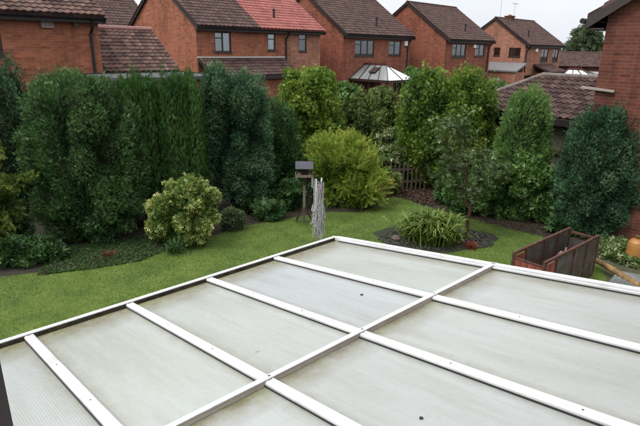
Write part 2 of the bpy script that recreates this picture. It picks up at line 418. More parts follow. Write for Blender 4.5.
def house(name, label, corner, az, W, wins=(), swins=(), ez=None, rz=2.2, D=6.6, roof=tile_brown, wallm=brick_orange, u_start=0,
          pipes=(), split=None, caps=True, group='brick houses beyond the hedge', rwall=None, roofs=None, tw=.25, th=.27):
    az = radians(az); ez = corner[2] if ez is None else ez
    X = V([sin(az), cos(az), 0]); o = V(corner)*V([1, 1, 0])+X*u_start
    t = thing(name, label, 'house', o, pi/2-az, group)
    wu0, wu1, wv0, wv1 = .12, W-.12, .3, D-.3
    pitch = rz/(D/2)
    zt = ez+pitch*.3-.14
    holes = [w[:4] for w in wins]
    front = MB(); sp = split or wu1
    wall_grid(front, 'v', wv0, wu0, sp, 0, zt, [h for h in holes if h[1] <= sp])
    sh = [w[:4] for w in swins]
    wall_grid(front, 'u', wu0, wv0, wv1, 0, zt, sh)
    front.poly([(wu0, wv0, zt), (wu0, wv1, zt), (wu0, D/2, ez+rz-.14)])
    side = MB() if split else front
    if split: wall_grid(side, 'v', wv0, sp, wu1, 0, zt, [h for h in holes if h[0] >= sp])
    side.poly([(wu1, wv0, 0), (wu1, wv1, 0), (wu1, wv1, zt), (wu1, D/2, ez+rz-.14), (wu1, wv0, zt)])
    front.poly([(wu1, wv1, 0), (wu0, wv1, 0), (wu0, wv1, zt), (wu1, wv1, zt)])
    front.build('wall', wallm, t)
    if split: side.build('wall', rwall or wallm, t, label='paler brick right-hand part of the front wall')
    # dark room behind the windows
    rm = MB(); rm.box(wu0+.3, wv0+.5, .2, wu1-.3, wv1-.3, zt-.2); rm.build('interior', interior_m, t)
    for w in wins: window(t, 'v', wv0, w[:4], w[4], -1, w[5] if len(w) > 5 else None)
    for w in swins: window(t, 'u', wu0, w[:4], w[4], -1, w[5] if len(w) > 5 else None)
    roofs = roofs or [(0, W, roof, None)]
    for (a, b, mm, lb) in roofs:
        r = MB(); tile_plane(r, a, b, (0, ez), (D/2, ez+rz), tw=tw, th=th); tile_plane(r, a, b, (D, ez), (D/2, ez+rz), tw=tw, th=th)
        if caps: ridge_caps(r, (a, D/2, ez+rz+.01), (b, D/2, ez+rz+.01))
        r.build('roof', mm, t, label=lb)
    f = MB()
    f.box(.01, .03, ez-.22, W-.01, .06, ez-.06); f.box(.01, .06, ez-.22, W-.01, wv0-.003, ez-.19)
    f.box(.01, D-.06, ez-.22, W-.01, D-.03, ez-.06)
    f.build('fascia', fascia_m, t)
    g = MB(); n = 7
    for i in range(n):   # half-round gutter
        a0 = pi+pi*i/n; a1 = pi+pi*(i+1)/n; c = (-.035, ez-.065); R = .06
        P = [(0.0, c[0]+R*cos(q), c[1]+R*sin(q)) for q in (a0, a1)]
        g.poly([P[0], (W, *P[0][1:]), (W, *P[1][1:]), P[1]], smooth=True)
    g.build('gutter', pipe_m, t)
    for k, u in enumerate((.0, W-.035)):
        bb = MB()
        for sgn in (0, 1):
            v0, v1 = (-.02, D/2) if not sgn else (D+.02, D/2)
            z0 = ez-.05; z1 = ez+rz-.0
            bb.hexa([(u, v0, z0-.17), (u+.035, v0, z0-.17), (u+.035, v1, z1-.18), (u, v1, z1-.18),
                     (u, v0, z0-.0), (u+.035, v0, z0-.0), (u+.035, v1, z1-.012), (u, v1, z1-.012)])
        bb.build('bargeboard', fascia_m, t)
    for u in pipes:
        p = MB(); p.tube([(u, -.03, ez-.12), (u, .06, ez-.3), (u, .23, ez-.5), (u, .24, ez-.7), (u, .24, .1)], .045, 8)
        p.build('downpipe', pipe_m, t)
    return t
def soil_vent(t, u, v, z0, z1, mat=None, r=.06):
    m_ = MB(); m_.tube([(u, v, z0), (u, v, z1)], r, 8); m_.tube([(u, v, z1-.02), (u, v, z1+.06)], r*1.5, 8)
    m_.build('vent_pipe', mat or pipe_m, t)
def roofz(ez, v, rz=2.2, D=6.6): return ez+rz*v/(D/2)
NC = [(-1, .28), (1, .22)]

# house 1, left
h1 = house('brick_house', 'nearest brick house at top left, with air vent and wall lamp under mottled pantiles', (-6.48, 16.26, 5.01), 44, 9.0,
           wins=[(4.7, 6.22, 3.9, 4.72, 2, NC)], u_start=-9.0, roof=tile_mix, wallm=brick_orange, pipes=(8.62,), rz=2.2, tw=.2, th=.2)
v = MB(); v.box(7.27, .22, 4.62, 7.59, .297, 4.80)
v.build('air_vent', simple('vent_buff', (.42, .33, .25), .7), h1)
v = MB(); [v.box(7.30+i*.075, .205, 4.645, 7.335+i*.075, .219, 4.775) for i in range(4)]; v.build('vent_slot', lead_m, h1)
v = MB(); v.tube([(8.18, .297, 4.76), (8.18, .16, 4.76)], .075, 12); v.tube([(8.18, .2, 4.76), (8.18, .2, 4.66)], .05, 8); v.build('wall_lamp', simple('lamp_green', (.05, .07, .05), .4), h1)
# house behind on far left
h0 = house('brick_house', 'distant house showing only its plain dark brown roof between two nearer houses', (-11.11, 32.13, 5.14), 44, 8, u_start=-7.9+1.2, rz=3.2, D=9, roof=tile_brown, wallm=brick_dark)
soil_vent(h0, 6.75, 2.35, 6.4, 7.15, white_m, .07)
# house 2 (pair with brown and red roof)
h2 = house('brick_house', 'semi-detached brick house with roof half brown and half bright red', (-5.86, 25.33, 5.12), 45, 8.5,
           wins=[(1.12, 2.10, 3.92, 4.87, 2, [(1, .45)]), (4.45, 5.0, 4.02, 4.89, 1, [(-1, .9)]), (6.68, 7.3, 3.98, 4.92, 1, [(-1, .4)])],
           roofs=[(0, 3.75, tile_brown, 'brown tiled left half'), (3.753, 8.5, tile_red, 'bright red tiled right half')], split=5.8, rwall=brick_pale, rz=2.36, D=7.2, pipes=(5.72,))
soil_vent(h2, 5.4, .9, 5.5, 6.1)
lt = MB(); tile_plane(lt, .15, 5.55, (-1.15, 2.85), (.25, 3.62)); lt.build('porch_roof', tile_brown, h2, label='low lean-to roof under the first-floor windows')
lt = MB(); lt.bar((.12, .27, 3.68), (5.6, .27, 3.68), .1, .07); lt.build('flashing', simple('pale_flashing', (.5, .47, .43), .7), h2)
lt = MB(); lt.box(.17, -1.2, 2.66, 5.53, -1.1, 2.83); lt.hexa([(.12, -1.17, 2.7), (.16, -1.17, 2.7), (.16, .28, 3.5), (.12, .28, 3.5), (.12, -1.17, 2.85), (.16, -1.17, 2.85), (.16, .28, 3.65), (.12, .28, 3.65)]); lt.build('bargeboard', fascia_m, h2)
lt = MB(); lt.box(.3, -.9, 0, 5.4, .28, 2.75); lt.build('wall', brick_orange, h2)
# house 3
h3 = house('brick_house', 'brick house with white alarm box and glass conservatory in front of it', (1.41, 32.97, 5.04), 45, 7.2,
           wins=[(1.18, 3.1, 3.73, 4.72, 3, NC), (4.63, 6.0, 3.79, 4.72, 2, NC)], wallm=brick_red, pipes=(6.75,), rz=2.62, D=7.7)
soil_vent(h3, 3.9, .85, 5.4, 6.1)
v = MB(); v.box(6.32, .18, 4.42, 6.62, .297, 4.74); v.build('alarm_box', white_m, h3)
# house 4
h4 = house('brick_house', 'brick house with tiny alarm box, standing between the conservatory house and the farthest brick house', (8.88, 37.97, 4.91), 44, 7.0,
           wins=[(1.02, 3.0, 3.68, 4.62, 3, NC), (4.4, 5.9, 3.76, 4.62, 2, NC)], wallm=brick_red, pipes=(6.5,), rz=2.6, D=7.6)
soil_vent(h4, 3.7, .9, 5.3, 6.0)
v = MB(); v.box(4.0, .18, 4.36, 4.28, .297, 4.6); v.build('alarm_box', white_m, h4)
# house 5
h5 = house('brick_house', 'farthest brick house with chimney, aerials and two windows in its gable end', (17.13, 44.84, 4.7), 46, 7.5,
           wins=[(3.2, 4.7, 3.3, 4.4, 2, NC), (5.7, 6.9, 3.3, 4.4, 2, NC), (.5, 2.0, 1.2, 2.2, 2, None)], swins=[(.7, 1.75, 3.72, 4.45, 2, [(1, .3)]), (2.55, 3.15, 3.78, 4.45, 1, None)],
           wallm=brick_pale, pipes=(.35,))
c = MB(); c.box(2.2, 3.0, 6.5, 2.9, 3.6, 7.08); c.box(2.15, 2.95, 7.08, 2.95, 3.65, 7.16)
ch = c.build('chimney', brick_dark, h5); c = MB(); [c.tube([(2.4+i*.3, 3.3, 7.16), (2.4+i*.3, 3.3, 7.26)], .09, 8) for i in range(2)]; c.build('chimney_pot', simple('terracotta', (.3, .13, .08)), ch)
for (u, hh) in ((.8, 1.5), (3.3, 1.3)):
    a = MB(); a.tube([(u, 3.3, 6.9), (u, 3.3, 6.95+hh)], .015, 5)
    a.tube([(u-.5, 3.3, 6.9+hh), (u+.5, 3.3, 6.95+hh)], .01, 4)
    for k in range(6): a.tube([(u-.4+k*.16, 3.1, 6.92+hh), (u-.4+k*.16, 3.5, 6.92+hh)], .008, 4)
    a.build('aerial', alu_m, h5)
soil_vent(h5, 1.6, .9, 5.1, 5.8)
v = MB(); v.box(1.9, .18, 4.15, 2.3, .297, 4.4); v.build('alarm_box', white_m, h5)
lt = MB(); lt.hexa([(-1.6, .0, 2.5), (.1, .0, 3.1), (.1, 3.6, 3.1), (-1.6, 3.6, 2.5), (-1.6, .0, 2.62), (.1, .0, 3.24), (.1, 3.6, 3.24), (-1.6, 3.6, 2.62)]); lt.build('lean_to_roof', lead_m, h5)
lt = MB(); lt.box(-1.5, .1, 0, .115, 3.5, 2.48); lt.build('wall', brick_pale, h5)
lt = MB(); tile_plane(lt, 1.9, 5.2, (-1.4, 2.5), (.25, 3.1)); lt.build('porch_roof', tile_brown, h5)
lt = MB(); lt.box(2.1, -1.2, 0, 5.0, .28, 2.4); lt.build('wall', brick_dark, h5)

# low far house at right with white garage door
hf = thing('bungalow', 'low brick bungalow with white door, far off below the tree', 'house', (23.6, 56.9, 0), radians(-27), 'low buildings beyond the hedge')
r = MB(); tile_plane(r, 0, 6.5, (-.2, 2.75), (2.2, 4.15)); tile_plane(r, 0, 6.5, (4.6, 2.75), (2.2, 4.15)); ridge_caps(r, (0, 2.2, 4.16), (6.5, 2.2, 4.16)); r.build('roof', tile_brown, hf)
w = MB(); wall_grid(w, 'v', .1, .1, 6.4, 0, 2.75, [(3.2, 5.4, .2, 2.3)]); w.poly([(.1, .1, 0), (.1, 4.3, 0), (.1, 4.3, 2.75), (.1, 2.2, 4.0), (.1, .1, 2.75)]); w.poly([(6.4, .1, 0), (6.4, 4.3, 0), (6.4, 4.3, 2.75), (6.4, 2.2, 4.0), (6.4, .1, 2.75)])
w.build('wall', brick_dark, hf)
w = MB(); w.box(3.2, .14, .2, 5.4, .18, 2.3); [w.box(3.2, .12, .2+i*.35, 5.4, .14, .5+i*.35) for i in range(6)]; w.build('door', white_m, hf)

# ---- outbuildings on the left
az = 44
ob = thing('outbuilding', 'single-storey brick building with mottled pantile roof beside the nearest house', 'outbuilding', (-5.05, 18.83, 0), radians(90-44), 'low buildings beyond the hedge')
r = MB(); tile_plane(r, -5.2, 0, (0, 3.35), (1.83, 4.72), tw=.2, th=.19); tile_plane(r, -5.2, 0, (3.66, 3.35), (1.83, 4.72), tw=.2, th=.19); r.build('roof', tile_mix, ob)
r = MB(); r.tube([(-5.2, 1.83, 4.75), (0, 1.83, 4.75)], .09, 8); r.build('ridge', simple('ridge_pink', (.3, .16, .14), .8), ob)
w = MB(); w.box(-5.1, .2, 0, -.12, 3.46, 3.3); w.poly([(-.12, .2, 3.3), (-.12, 3.46, 3.3), (-.12, 1.83, 4.6)]); w.build('wall', brick_dark, ob)
ob2 = thing('garage', 'flat-roofed garage with grey felt top just behind the columnar hedge', 'garage', GD(181, 71.0, 18.3)*V([1, 1, 0]), radians(90-44), 'low buildings beyond the hedge')
zz = GD(181, 71.0, 18.3)[2]
w = MB(); w.box(-3.2, -2.4, zz-.12, 0, 0, zz-.03); w.build('roof', felt_m, ob2)
w = MB(); w.box(-3.25, .001, zz-.22, .03, .04, zz); w.box(.001, -2.4, zz-.22, .04, 0, zz); w.build('fascia', fascia_m, ob2)
w = MB(); w.box(-3.1, -2.3, 0, -.1, -.1, zz-.13); w.build('wall', brick_dark, ob2)

# ---- glass conservatory of house 3
def small_conservatory(name, label, o, rz, W, L, ez, rr, hip, mleft, mfront, nb=4):
    t = thing(name, label, 'conservatory', o, rz, 'glass conservatories of the far houses')
    # local: x along the house wall, y = 0 at the wall, -L outwards
    R0, R1 = V([W/2, 0, ez+rr]), V([W/2, -L+hip, ez+rr])
    A, B, C, D_ = V([0, 0, ez]), V([0, -L, ez]), V([W, -L, ez]), V([W, 0, ez])
    def sheet(pts, mat):
        m_ = MB(); n = np.cross(pts[1]-pts[0], pts[2]-pts[0]); n = n/np.linalg.norm(n)*.02
        if n[2] < 0: n = -n
        m_.poly(pts); m_.poly([p-n for p in pts][::-1]); m_.build('roof_panel', mat, t)
    sheet([A, B, R1, R0], mleft); sheet([B, C, R1], mfront); sheet([C, D_, R0, R1], mfront)
    g = MB(); up = V([0, 0, .03])
    for k in range(nb+1):
        q = k/nb; e = A*(1-q)+B*q; rdg = R0*(1-q)+R1*q
        g.bar(e+up, rdg+up, .05, .04); e2 = D_*(1-q)+C*q; g.bar(e2+up, rdg+up, .05, .04)
    g.bar((B+C)/2+up, R1+up, .05, .04)
    for a_, b_ in ((A, B), (B, C), (C, D_)): g.bar(a_-up, b_-up, .12, .14)
    g.build('glazing_bar', frame_m, t)
    g = MB(); g.bar(R0+up*2, R1+up*2, .1, .08)
    for k in range(int((L-hip)/.16)): g.bar(R0+up*2+V([0, -.1-k*.16, 0]), R0+V([0, -.1-k*.16, .2]), .05, .04)
    g.build('ridge', simple('ridge_wine', (.09, .025, .022), .5) if 'ridge_wine' not in MATS else MATS['ridge_wine'], t)
    w_ = MB(); w_.box(.05, -L+.05, 0, W-.05, -L+.2, .6); w_.box(.05, -L+.2, 0, .2, -.02, .6); w_.box(W-.2, -L+.2, 0, W-.05, -.02, .6); w_.build('dwarf_wall', brick_dark, t)
    f = MB()
    for k in range(5):
        f.box(W*k/4*.96+.03, -L+.07, .6, W*k/4*.96+.09, -L+.13, ez-.09)
        f.box(.05, -L+.13+(L-.3)*k/4, .6, .11, -L+.19+(L-.3)*k/4, ez-.09); f.box(W-.11, -L+.13+(L-.3)*k/4, .6, W-.05, -L+.19+(L-.3)*k/4, ez-.09)
    f.build('frame', frame_m, t)
    return t
a45 = radians(45); X3 = V([sin(a45), cos(a45), 0]); Y3 = V([-cos(a45), sin(a45), 0])
o3 = V([1.41, 32.97, 0])+X3*.75+Y3*.28
roofgrey_m = simple('grey_roof_panel', (.24, .25, .255), .2, 0, .25, 2, .02, .5)  # same glass on the left slope, its duller reflection painted as solid grey
c3 = small_conservatory('conservatory', 'glass conservatory with dark glazing bars in front of the house with alarm box', o3, pi/4, 2.9, 3.1, 2.35, .85, 1.3, roofgrey_m, skywhite_m, 4)
v = MB(); v.bar((.55, -1.35, 2.78), (1.05, -1.35, 3.07), .5, .06); v.build('roof_vent', frame_m, c3)
c5 = small_conservatory('conservatory', 'conservatory with bright white roof near the farthest brick house, above the tiled garage', GD(572, 76, 36)*V([1, 1, 0])+V([-.55, .2, 0]), pi/4, 1.9, 2.0, 2.7, .42, 1.2, skywhite_m, skywhite_m, 3)

# ------------------------------------------------------------------ right neighbour: big brick wall and tiled garage
D7 = 13.6; c7 = GD(608, 18, D7)
az7 = radians(-43); E7 = V([sin(az7), cos(az7), 0])     # towards the garden (far)
n7 = thing('brick_house', 'tall dark brick side wall with overhanging eaves at the right edge of the garden', 'house', (c7[0], c7[1], 0), atan2(-E7[1], -E7[0]), 'brick houses beyond the hedge')
# local: x from garden corner towards the house front, y to the right-hand inside; y+ must point away from garden side
ezz = 5.18
w = MB()
w.poly([(0, 0, 0), (9, 0, 0), (9, 0, ezz-.1), (4.5, 0, ezz+2.9), (0, 0, ezz-.1)])
w.poly([(0, 0, 0), (0, 7, 0), (0, 7, ezz-.1), (0, 0, ezz-.1)]); w.poly([(9, 0, 0), (9, 7, 0), (9, 7, ezz-.1), (9, 0, ezz-.1)])
w.poly([(0, 7, 0), (9, 7, 0), (9, 7, ezz-.1), (4.5, 7, ezz+2.9), (0, 7, ezz-.1)])
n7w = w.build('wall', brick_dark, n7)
pr = 3.0/4.5
ov = .38
zo = ezz-.05-ov*pr
r = MB()
for sgn in (0, 1):
    x0 = -ov if not sgn else 9+ov
    e0 = V([x0, -.16, zo]); e1 = V([x0, 7.16, zo]); q0 = V([4.5, -.16, ezz+2.95]); q1 = V([4.5, 7.16, ezz+2.95])
    h = V([0, 0, .1]); nst = 16
    r.poly([e0, e1, q1, q0]); r.poly([e0+h, q0+h, q1+h, e1+h]); r.poly([e0, q0, q0+h, e0+h])
    for k in range(nst):
        a_ = e0*(1-k/nst)+q0*(k/nst)+h*1.02; b_ = e0*(1-(k+1)/nst)+q0*((k+1)/nst)+h*1.02
        a2 = a_+V([0, 7.3, 0]); b2 = b_+V([0, 7.3, 0]); s_ = V([0, 0, .035])
        r.poly([a_+s_, a2+s_, b2, b_]); r.poly([a_, a2, a2+s_, a_+s_]); r.poly([a_, a_+s_, b_])
r.build('roof', tile_garage, n7)
bb = MB()
bb.hexa([(-ov, -.2, zo-.2), (-ov, -.163, zo-.2), (4.5, -.163, ezz+2.72), (4.5, -.2, ezz+2.72), (-ov, -.2, zo+.02), (-ov, -.163, zo+.02), (4.5, -.163, ezz+2.98), (4.5, -.2, ezz+2.98)])
bb.hexa([(9+ov, -.2, zo-.2), (9+ov, -.163, zo-.2), (4.5, -.163, ezz+2.72), (4.5, -.2, ezz+2.72), (9+ov, -.2, zo+.02), (9+ov, -.163, zo+.02), (4.5, -.163, ezz+2.98), (4.5, -.2, ezz+2.98)])
bb.build('bargeboard', simple('barge_brown', (.045, .034, .03), .5), n7)
bb = MB(); bb.box(-ov+.01, -.16, zo-.2, -.003, 7.1, zo-.17); bb.box(-ov, -.16, zo-.2, -ov+.03, 7.1, zo-.02); bb.build('soffit', simple('soffit_brown', (.05, .038, .034), .5), n7)
g = MB(); g.tube([(-ov-.06, -.25, zo-.02), (-ov-.06, 7.2, zo-.02)], .06, 10); g.build('gutter', pipe_m, n7)
if n7.matrix_world is not None: pass
st = MB(); st.bar((-.3, -.04, 3.42), (.42, -.04, 3.37), .09, .05); st.build('flashing', simple('stone_cap', (.33, .29, .24), .8), n7)
ab = MB(); ab.box(.1, -.01, 3.1, .16, -.003, 3.2)

# tiled garage (hipped roof)
bpt = V([6.83, 14.38, 2.4]); azg = radians(-38); Eg = V([sin(azg), cos(azg), 0]); Bg = V([cos(azg), -sin(azg), 0])
# local frame: x = -Eg (towards the right / near), y = Bg (away from garden)
gt = thing('garage', 'timber-clad garage with hipped mottled tile roof behind the cone-shaped conifers', 'garage', bpt*V([1, 1, 0]), atan2(-Eg[1], -Eg[0]), 'low buildings beyond the hedge')
GH = 1.06; GW = 1.85; GL0 = -3.75; GL1 = 2.6
r = MB()
hipw = GW
tile_plane(r, GL0, GL1, (0, 2.4), (GW, 2.4+GH), amp=.05, step=.035, tw=.19, th=.235, clip=lambda s: (GL0+hipw*s, GL1))
tile_plane(r, GL0, GL1, (2*GW, 2.4), (GW, 2.4+GH), amp=.05, step=.035, tw=.19, th=.235, clip=lambda s: (GL0+hipw*s, GL1))
r.poly([(GL0, 0, 2.4), (GL0, 2*GW, 2.4), (GL0+hipw, GW, 2.4+GH)])
r.poly([(GL0, 0, 2.38), (GL1, 0, 2.38), (GL1, GW, 2.37+GH), (GL0+hipw, GW, 2.37+GH)])
r.poly([(GL1, 0, 2.38), (GL1, 2*GW, 2.38), (GL1, GW, 2.37+GH)])
r.build('roof', tile_garage, gt)
r = MB(); ridge_caps(r, (GL0+hipw, GW, 2.42+GH), (GL1, GW, 2.42+GH), .09); ridge_caps(r, (GL0, 0, 2.44), (GL0+hipw, GW, 2.44+GH), .08); ridge_caps(r, (GL0, 2*GW, 2.44), (GL0+hipw, GW, 2.44+GH), .08)
r.build('ridge', mortar_m, gt)
w = MB(); w.box(GL0, -.03, 2.2, GL1, .0, 2.38); w.box(GL0+.02, .0, 2.2, GL1, .25, 2.23); w.build('fascia', fascia_m, gt)
panel_m = simple('mossy_boards', (.105, .1, .07), .85, 0, .5, 6, .4)
w = MB()
nb_ = 24
for k in range(nb_):
    a_ = GL0+.35+(GL1-GL0-.4)*k/nb_; b_ = GL0+.35+(GL1-GL0-.4)*(k+1)/nb_-.008
    w.box(a_, .3+.012*(k % 2), 0, b_, .36, 2.2)
w.box(GL0+.35, .4, 0, GL0+.4, 3.4, 2.2); w.box(GL1-.1, .4, 0, GL1-.05, 3.4, 2.2); w.box(GL0+.4, 3.35, 0, GL1-.1, 3.4, 2.2)
w.build('wall', panel_m, gt)
w = MB()
for k in range(6): x_ = GL0+.3+k*1.2; w.box(x_, .2, 0, x_+.12, .295, 2.2)
w.box(GL0+.3, .215, 1.35, GL1-.1, .29, 1.47); w.box(GL0+.3, .215, .5, GL1-.1, .29, .62)
w.build('timber_frame', wood_dark, gt)

# ------------------------------------------------------------------ ground
gm, nt, b = newmat('ground_soil'); oc = coord(nt)
nt.links.new(ramp(nt, noise(nt, 5, oc, 10, .7), [(.3, (.012, .01, .006)), (.5, (.022, .019, .01)), (.7, (.038, .03, .016))]), b.inputs['Base Color'])
b.inputs['Roughness'].default_value = .95; bump(nt, b, noise(nt, 25, oc, 8, .7), .8, .03)
gd = MB(); gd.poly([(-400, -60, 0), (400, -60, 0), (400, 700, 0), (-400, 700, 0)]); struct(gd.build('ground', gm))
lm_, nt, b = newmat('lawn_turf'); oc = coord(nt)
nt.links.new(ramp(nt, noise(nt, 1.4, oc, 9, .65), [(.32, (.045, .08, .01)), (.5, (.08, .13, .016)), (.68, (.115, .16, .028))]), b.inputs['Base Color'])
b.inputs['Roughness'].default_value = .9; bump(nt, b, noise(nt, 60, oc, 6, .7), .7, .02)
edge = [(-60, 300), (0, 277), (45, 272), (100, 264), (145, 254), (195, 242), (222, 233), (245, 226), (275, 221), (303, 216), (330, 212), (362, 213), (383, 203), (390, 196), (408, 199), (425, 207), (450, 213), (480, 221), (505, 228), (530, 234), (560, 241), (585, 246), (600, 262), (605, 275)]
poly = [G(*q)[:2] for q in edge]
poly = [tuple(p) for p in poly]+[(5.2, 8.2), (3.0, 2.4), (-6.5, 2.4), (-9.5, 5.5)]
lw = MB(); lw.poly([(x, y, .008) for x, y in poly]); struct(lw.build('lawn', lm_))
# path / wet slabs right of the lawn
pth = MB(); pth.poly([(*G(598, 300)[:2], .004), (*G(598, 262)[:2], .004), (*G(625, 256)[:2], .004), (*G(700, 262)[:2], .004), (*G(760, 330)[:2], .004)][::-1])
struct(pth.build('patio', simple('wet_paving', (.09, .095, .06), .45, 0, .5, 8, .4)))
# circular bed with slate chippings
BC = G(435, 238)[:2]; BR = 1.42
bed = MB(); pts = []
for k in range(40):
    a_ = 2*pi*k/40; rr = BR*(1+.05*sin(3*a_+1)+.04*sin(7*a_)+.025*sin(13*a_+2)+random.uniform(-.025, .025)); pts.append((BC[0]+rr*cos(a_)*1.0, BC[1]+rr*sin(a_)*.62, .014))
bed.poly(pts); struct(bed.build('flower_bed', gravel_m))
def pip(x, y, poly):
    inside = np.zeros(len(x), bool); n = len(poly); j = n-1
    for i in range(n):
        xi, yi = poly[i]; xj, yj = poly[j]
        c_ = ((yi > y) != (yj > y)) & (x < (xj-xi)*(y-yi)/(yj-yi+1e-12)+xi); inside ^= c_; j = i
    return inside

# ------------------------------------------------------------------ foliage machinery
def unit(a): return a/(np.linalg.norm(a, axis=-1, keepdims=True)+1e-9)
def leaf_template(kind):
    v = []; f = []
    if kind == 'spray':
        for a, l in ((-.85, .5), (-.5, .78), (-.22, 1.0), (.06, 1.2), (.33, .95), (.6, .75), (.95, .45)):
            b0 = V([0, .0]); d = V([sin(a), cos(a)]); s = V([d[1], -d[0]])*.062; i = len(v); bs = d*.08
            z = -.18*abs(a)
            for p, zz_ in ((bs, 0), (d*l*.55+s, z*.5-.0), (d*l, z), (d*l*.55-s, z*.5)): v.append((p[0], p[1], zz_))
            f.append((i, i+1, i+2, i+3))
    elif kind == 'feather':   # longer cypress branchlet
        for k in range(6):
            y0 = .15*k; a = (.8 if k % 2 else -.8); l = .42*(1-.09*k); d = V([sin(a), cos(a)]); s = V([d[1], -d[0]])*.07; i = len(v); b0 = V([0, y0])
            for p in (b0, b0+d*l*.5+s, b0+d*l, b0+d*l*.5-s): v.append((p[0], p[1], -.1*y0))
            f.append((i, i+1, i+2, i+3))
        i = len(v); v += [(-.02, 0, 0), (.02, 0, 0), (.04, .7, 0), (0, 1.05, -.1), (-.04, .7, 0)]; f.append((i, i+1, i+2, i+3, i+4))
    elif kind == 'leaf':
        v = [(0, 0, 0), (.22, .35, .06), (.2, .7, .04), (0, 1, -.05), (-.2, .7, .04), (-.22, .35, .06), (0, .5, 0)]
        f = [(0, 1, 6), (1, 2, 3, 6), (0, 6, 5), (6, 3, 4, 5)]
    elif kind == 'cluster':   # a twig end with five broad leaves
        for a, t, l in ((0, .5, .95), (1.26, .1, .85), (2.5, .1, .8), (3.8, .1, .85), (5.03, .1, .9)):
            d = V([sin(a)*cos(t), cos(a)*cos(t)*.9+.3, sin(t)]); d /= np.linalg.norm(d); s = np.cross(d, (0, 0, 1.)); s /= np.linalg.norm(s)+1e-9
            i = len(v)
            for p in (V([0, 0, 0.]), d*.45*l+s*.2*l, d*l+V([0, 0, -.1]), d*.45*l-s*.2*l): v.append(tuple(p))
            f.append((i, i+1, i+2, i+3))
    elif kind == 'twig':      # arching stem with small leaves in pairs
        n = 7
        for k in range(n):
            y0 = k/n; z0 = -.35*y0*y0
            for sg in (-1, 1):
                a = sg*(.9); l = .17*(1.1-.4*y0); d = V([sin(a), cos(a)*.8, .15]); i = len(v); s = V([cos(a), -sin(a), 0])*.045
                b0 = V([0, y0, z0])
                for p in (b0, b0+d*l*.5+s, b0+d*l, b0+d*l*.5-s): v.append(tuple(p))
                f.append((i, i+1, i+2, i+3))
    elif kind == 'blade':
        w_ = .019
        ys = [(0, 0, 1), (.35, .42, 1.1), (.7, .6, .8), (1., .5, .05)]
        for (y0, z0, k) in ys: v += [(-w_*k, y0*.62, z0), (w_*k, y0*.62, z0)]
        f = [(0, 1, 3, 2), (2, 3, 5, 4), (4, 5, 7, 6)]
    elif kind == 'grass':
        v = [(-.07, 0, 0), (.07, 0, 0), (0.12, .35, 1.)]; f = [(0, 1, 2)]
    return V(v, dtype=float), f
def scatter_mesh(name, mat, P, L, Nn, size, kind, tint, parent=None):
    """instances of a leaf template: P position, L long axis, Nn rough normal"""
    tv, tf = leaf_template(kind); n = len(P)
    L = unit(L); x = unit(np.cross(L, Nn)); z = np.cross(x, L)
    size = np.broadcast_to(size, (n,))
    W = (tv[None, :, 0, None]*x[:, None]+tv[None, :, 1, None]*L[:, None]+tv[None, :, 2, None]*z[:, None])*size[:, None, None]+P[:, None]
    k = len(tv)
    me = bpy.data.meshes.new(name)
    me.vertices.add(n*k); me.vertices.foreach_set('co', W.reshape(-1).astype(np.float32))
    lens = V([len(f) for f in tf]); flat = V([i for f in tf for i in f])
    loops = (flat[None]+np.arange(n)[:, None]*k).reshape(-1)
    me.loops.add(len(loops)); me.loops.foreach_set('vertex_index', loops.astype(np.int32))
    ll = np.tile(lens, n); st = np.concatenate([[0], np.cumsum(ll)[:-1]])
    me.polygons.add(len(ll)); me.polygons.foreach_set('loop_start', st.astype(np.int32)); me.polygons.foreach_set('loop_total', ll.astype(np.int32))
    me.update(calc_edges=True)
    at = me.attributes.new('tint', 'FLOAT', 'POINT'); at.data.foreach_set('value', np.clip(tint[:, None]+(tv[:, 1]-.45)[None]*.3, 0, 1).reshape(-1).astype(np.float32))  # leaf tips lighter: new growth, with lit-tip highlights painted into the tint
    me.materials.append(mat)
    o = bpy.data.objects.new(name, me); COL.objects.link(o)
    if parent: o.parent = parent
    return o
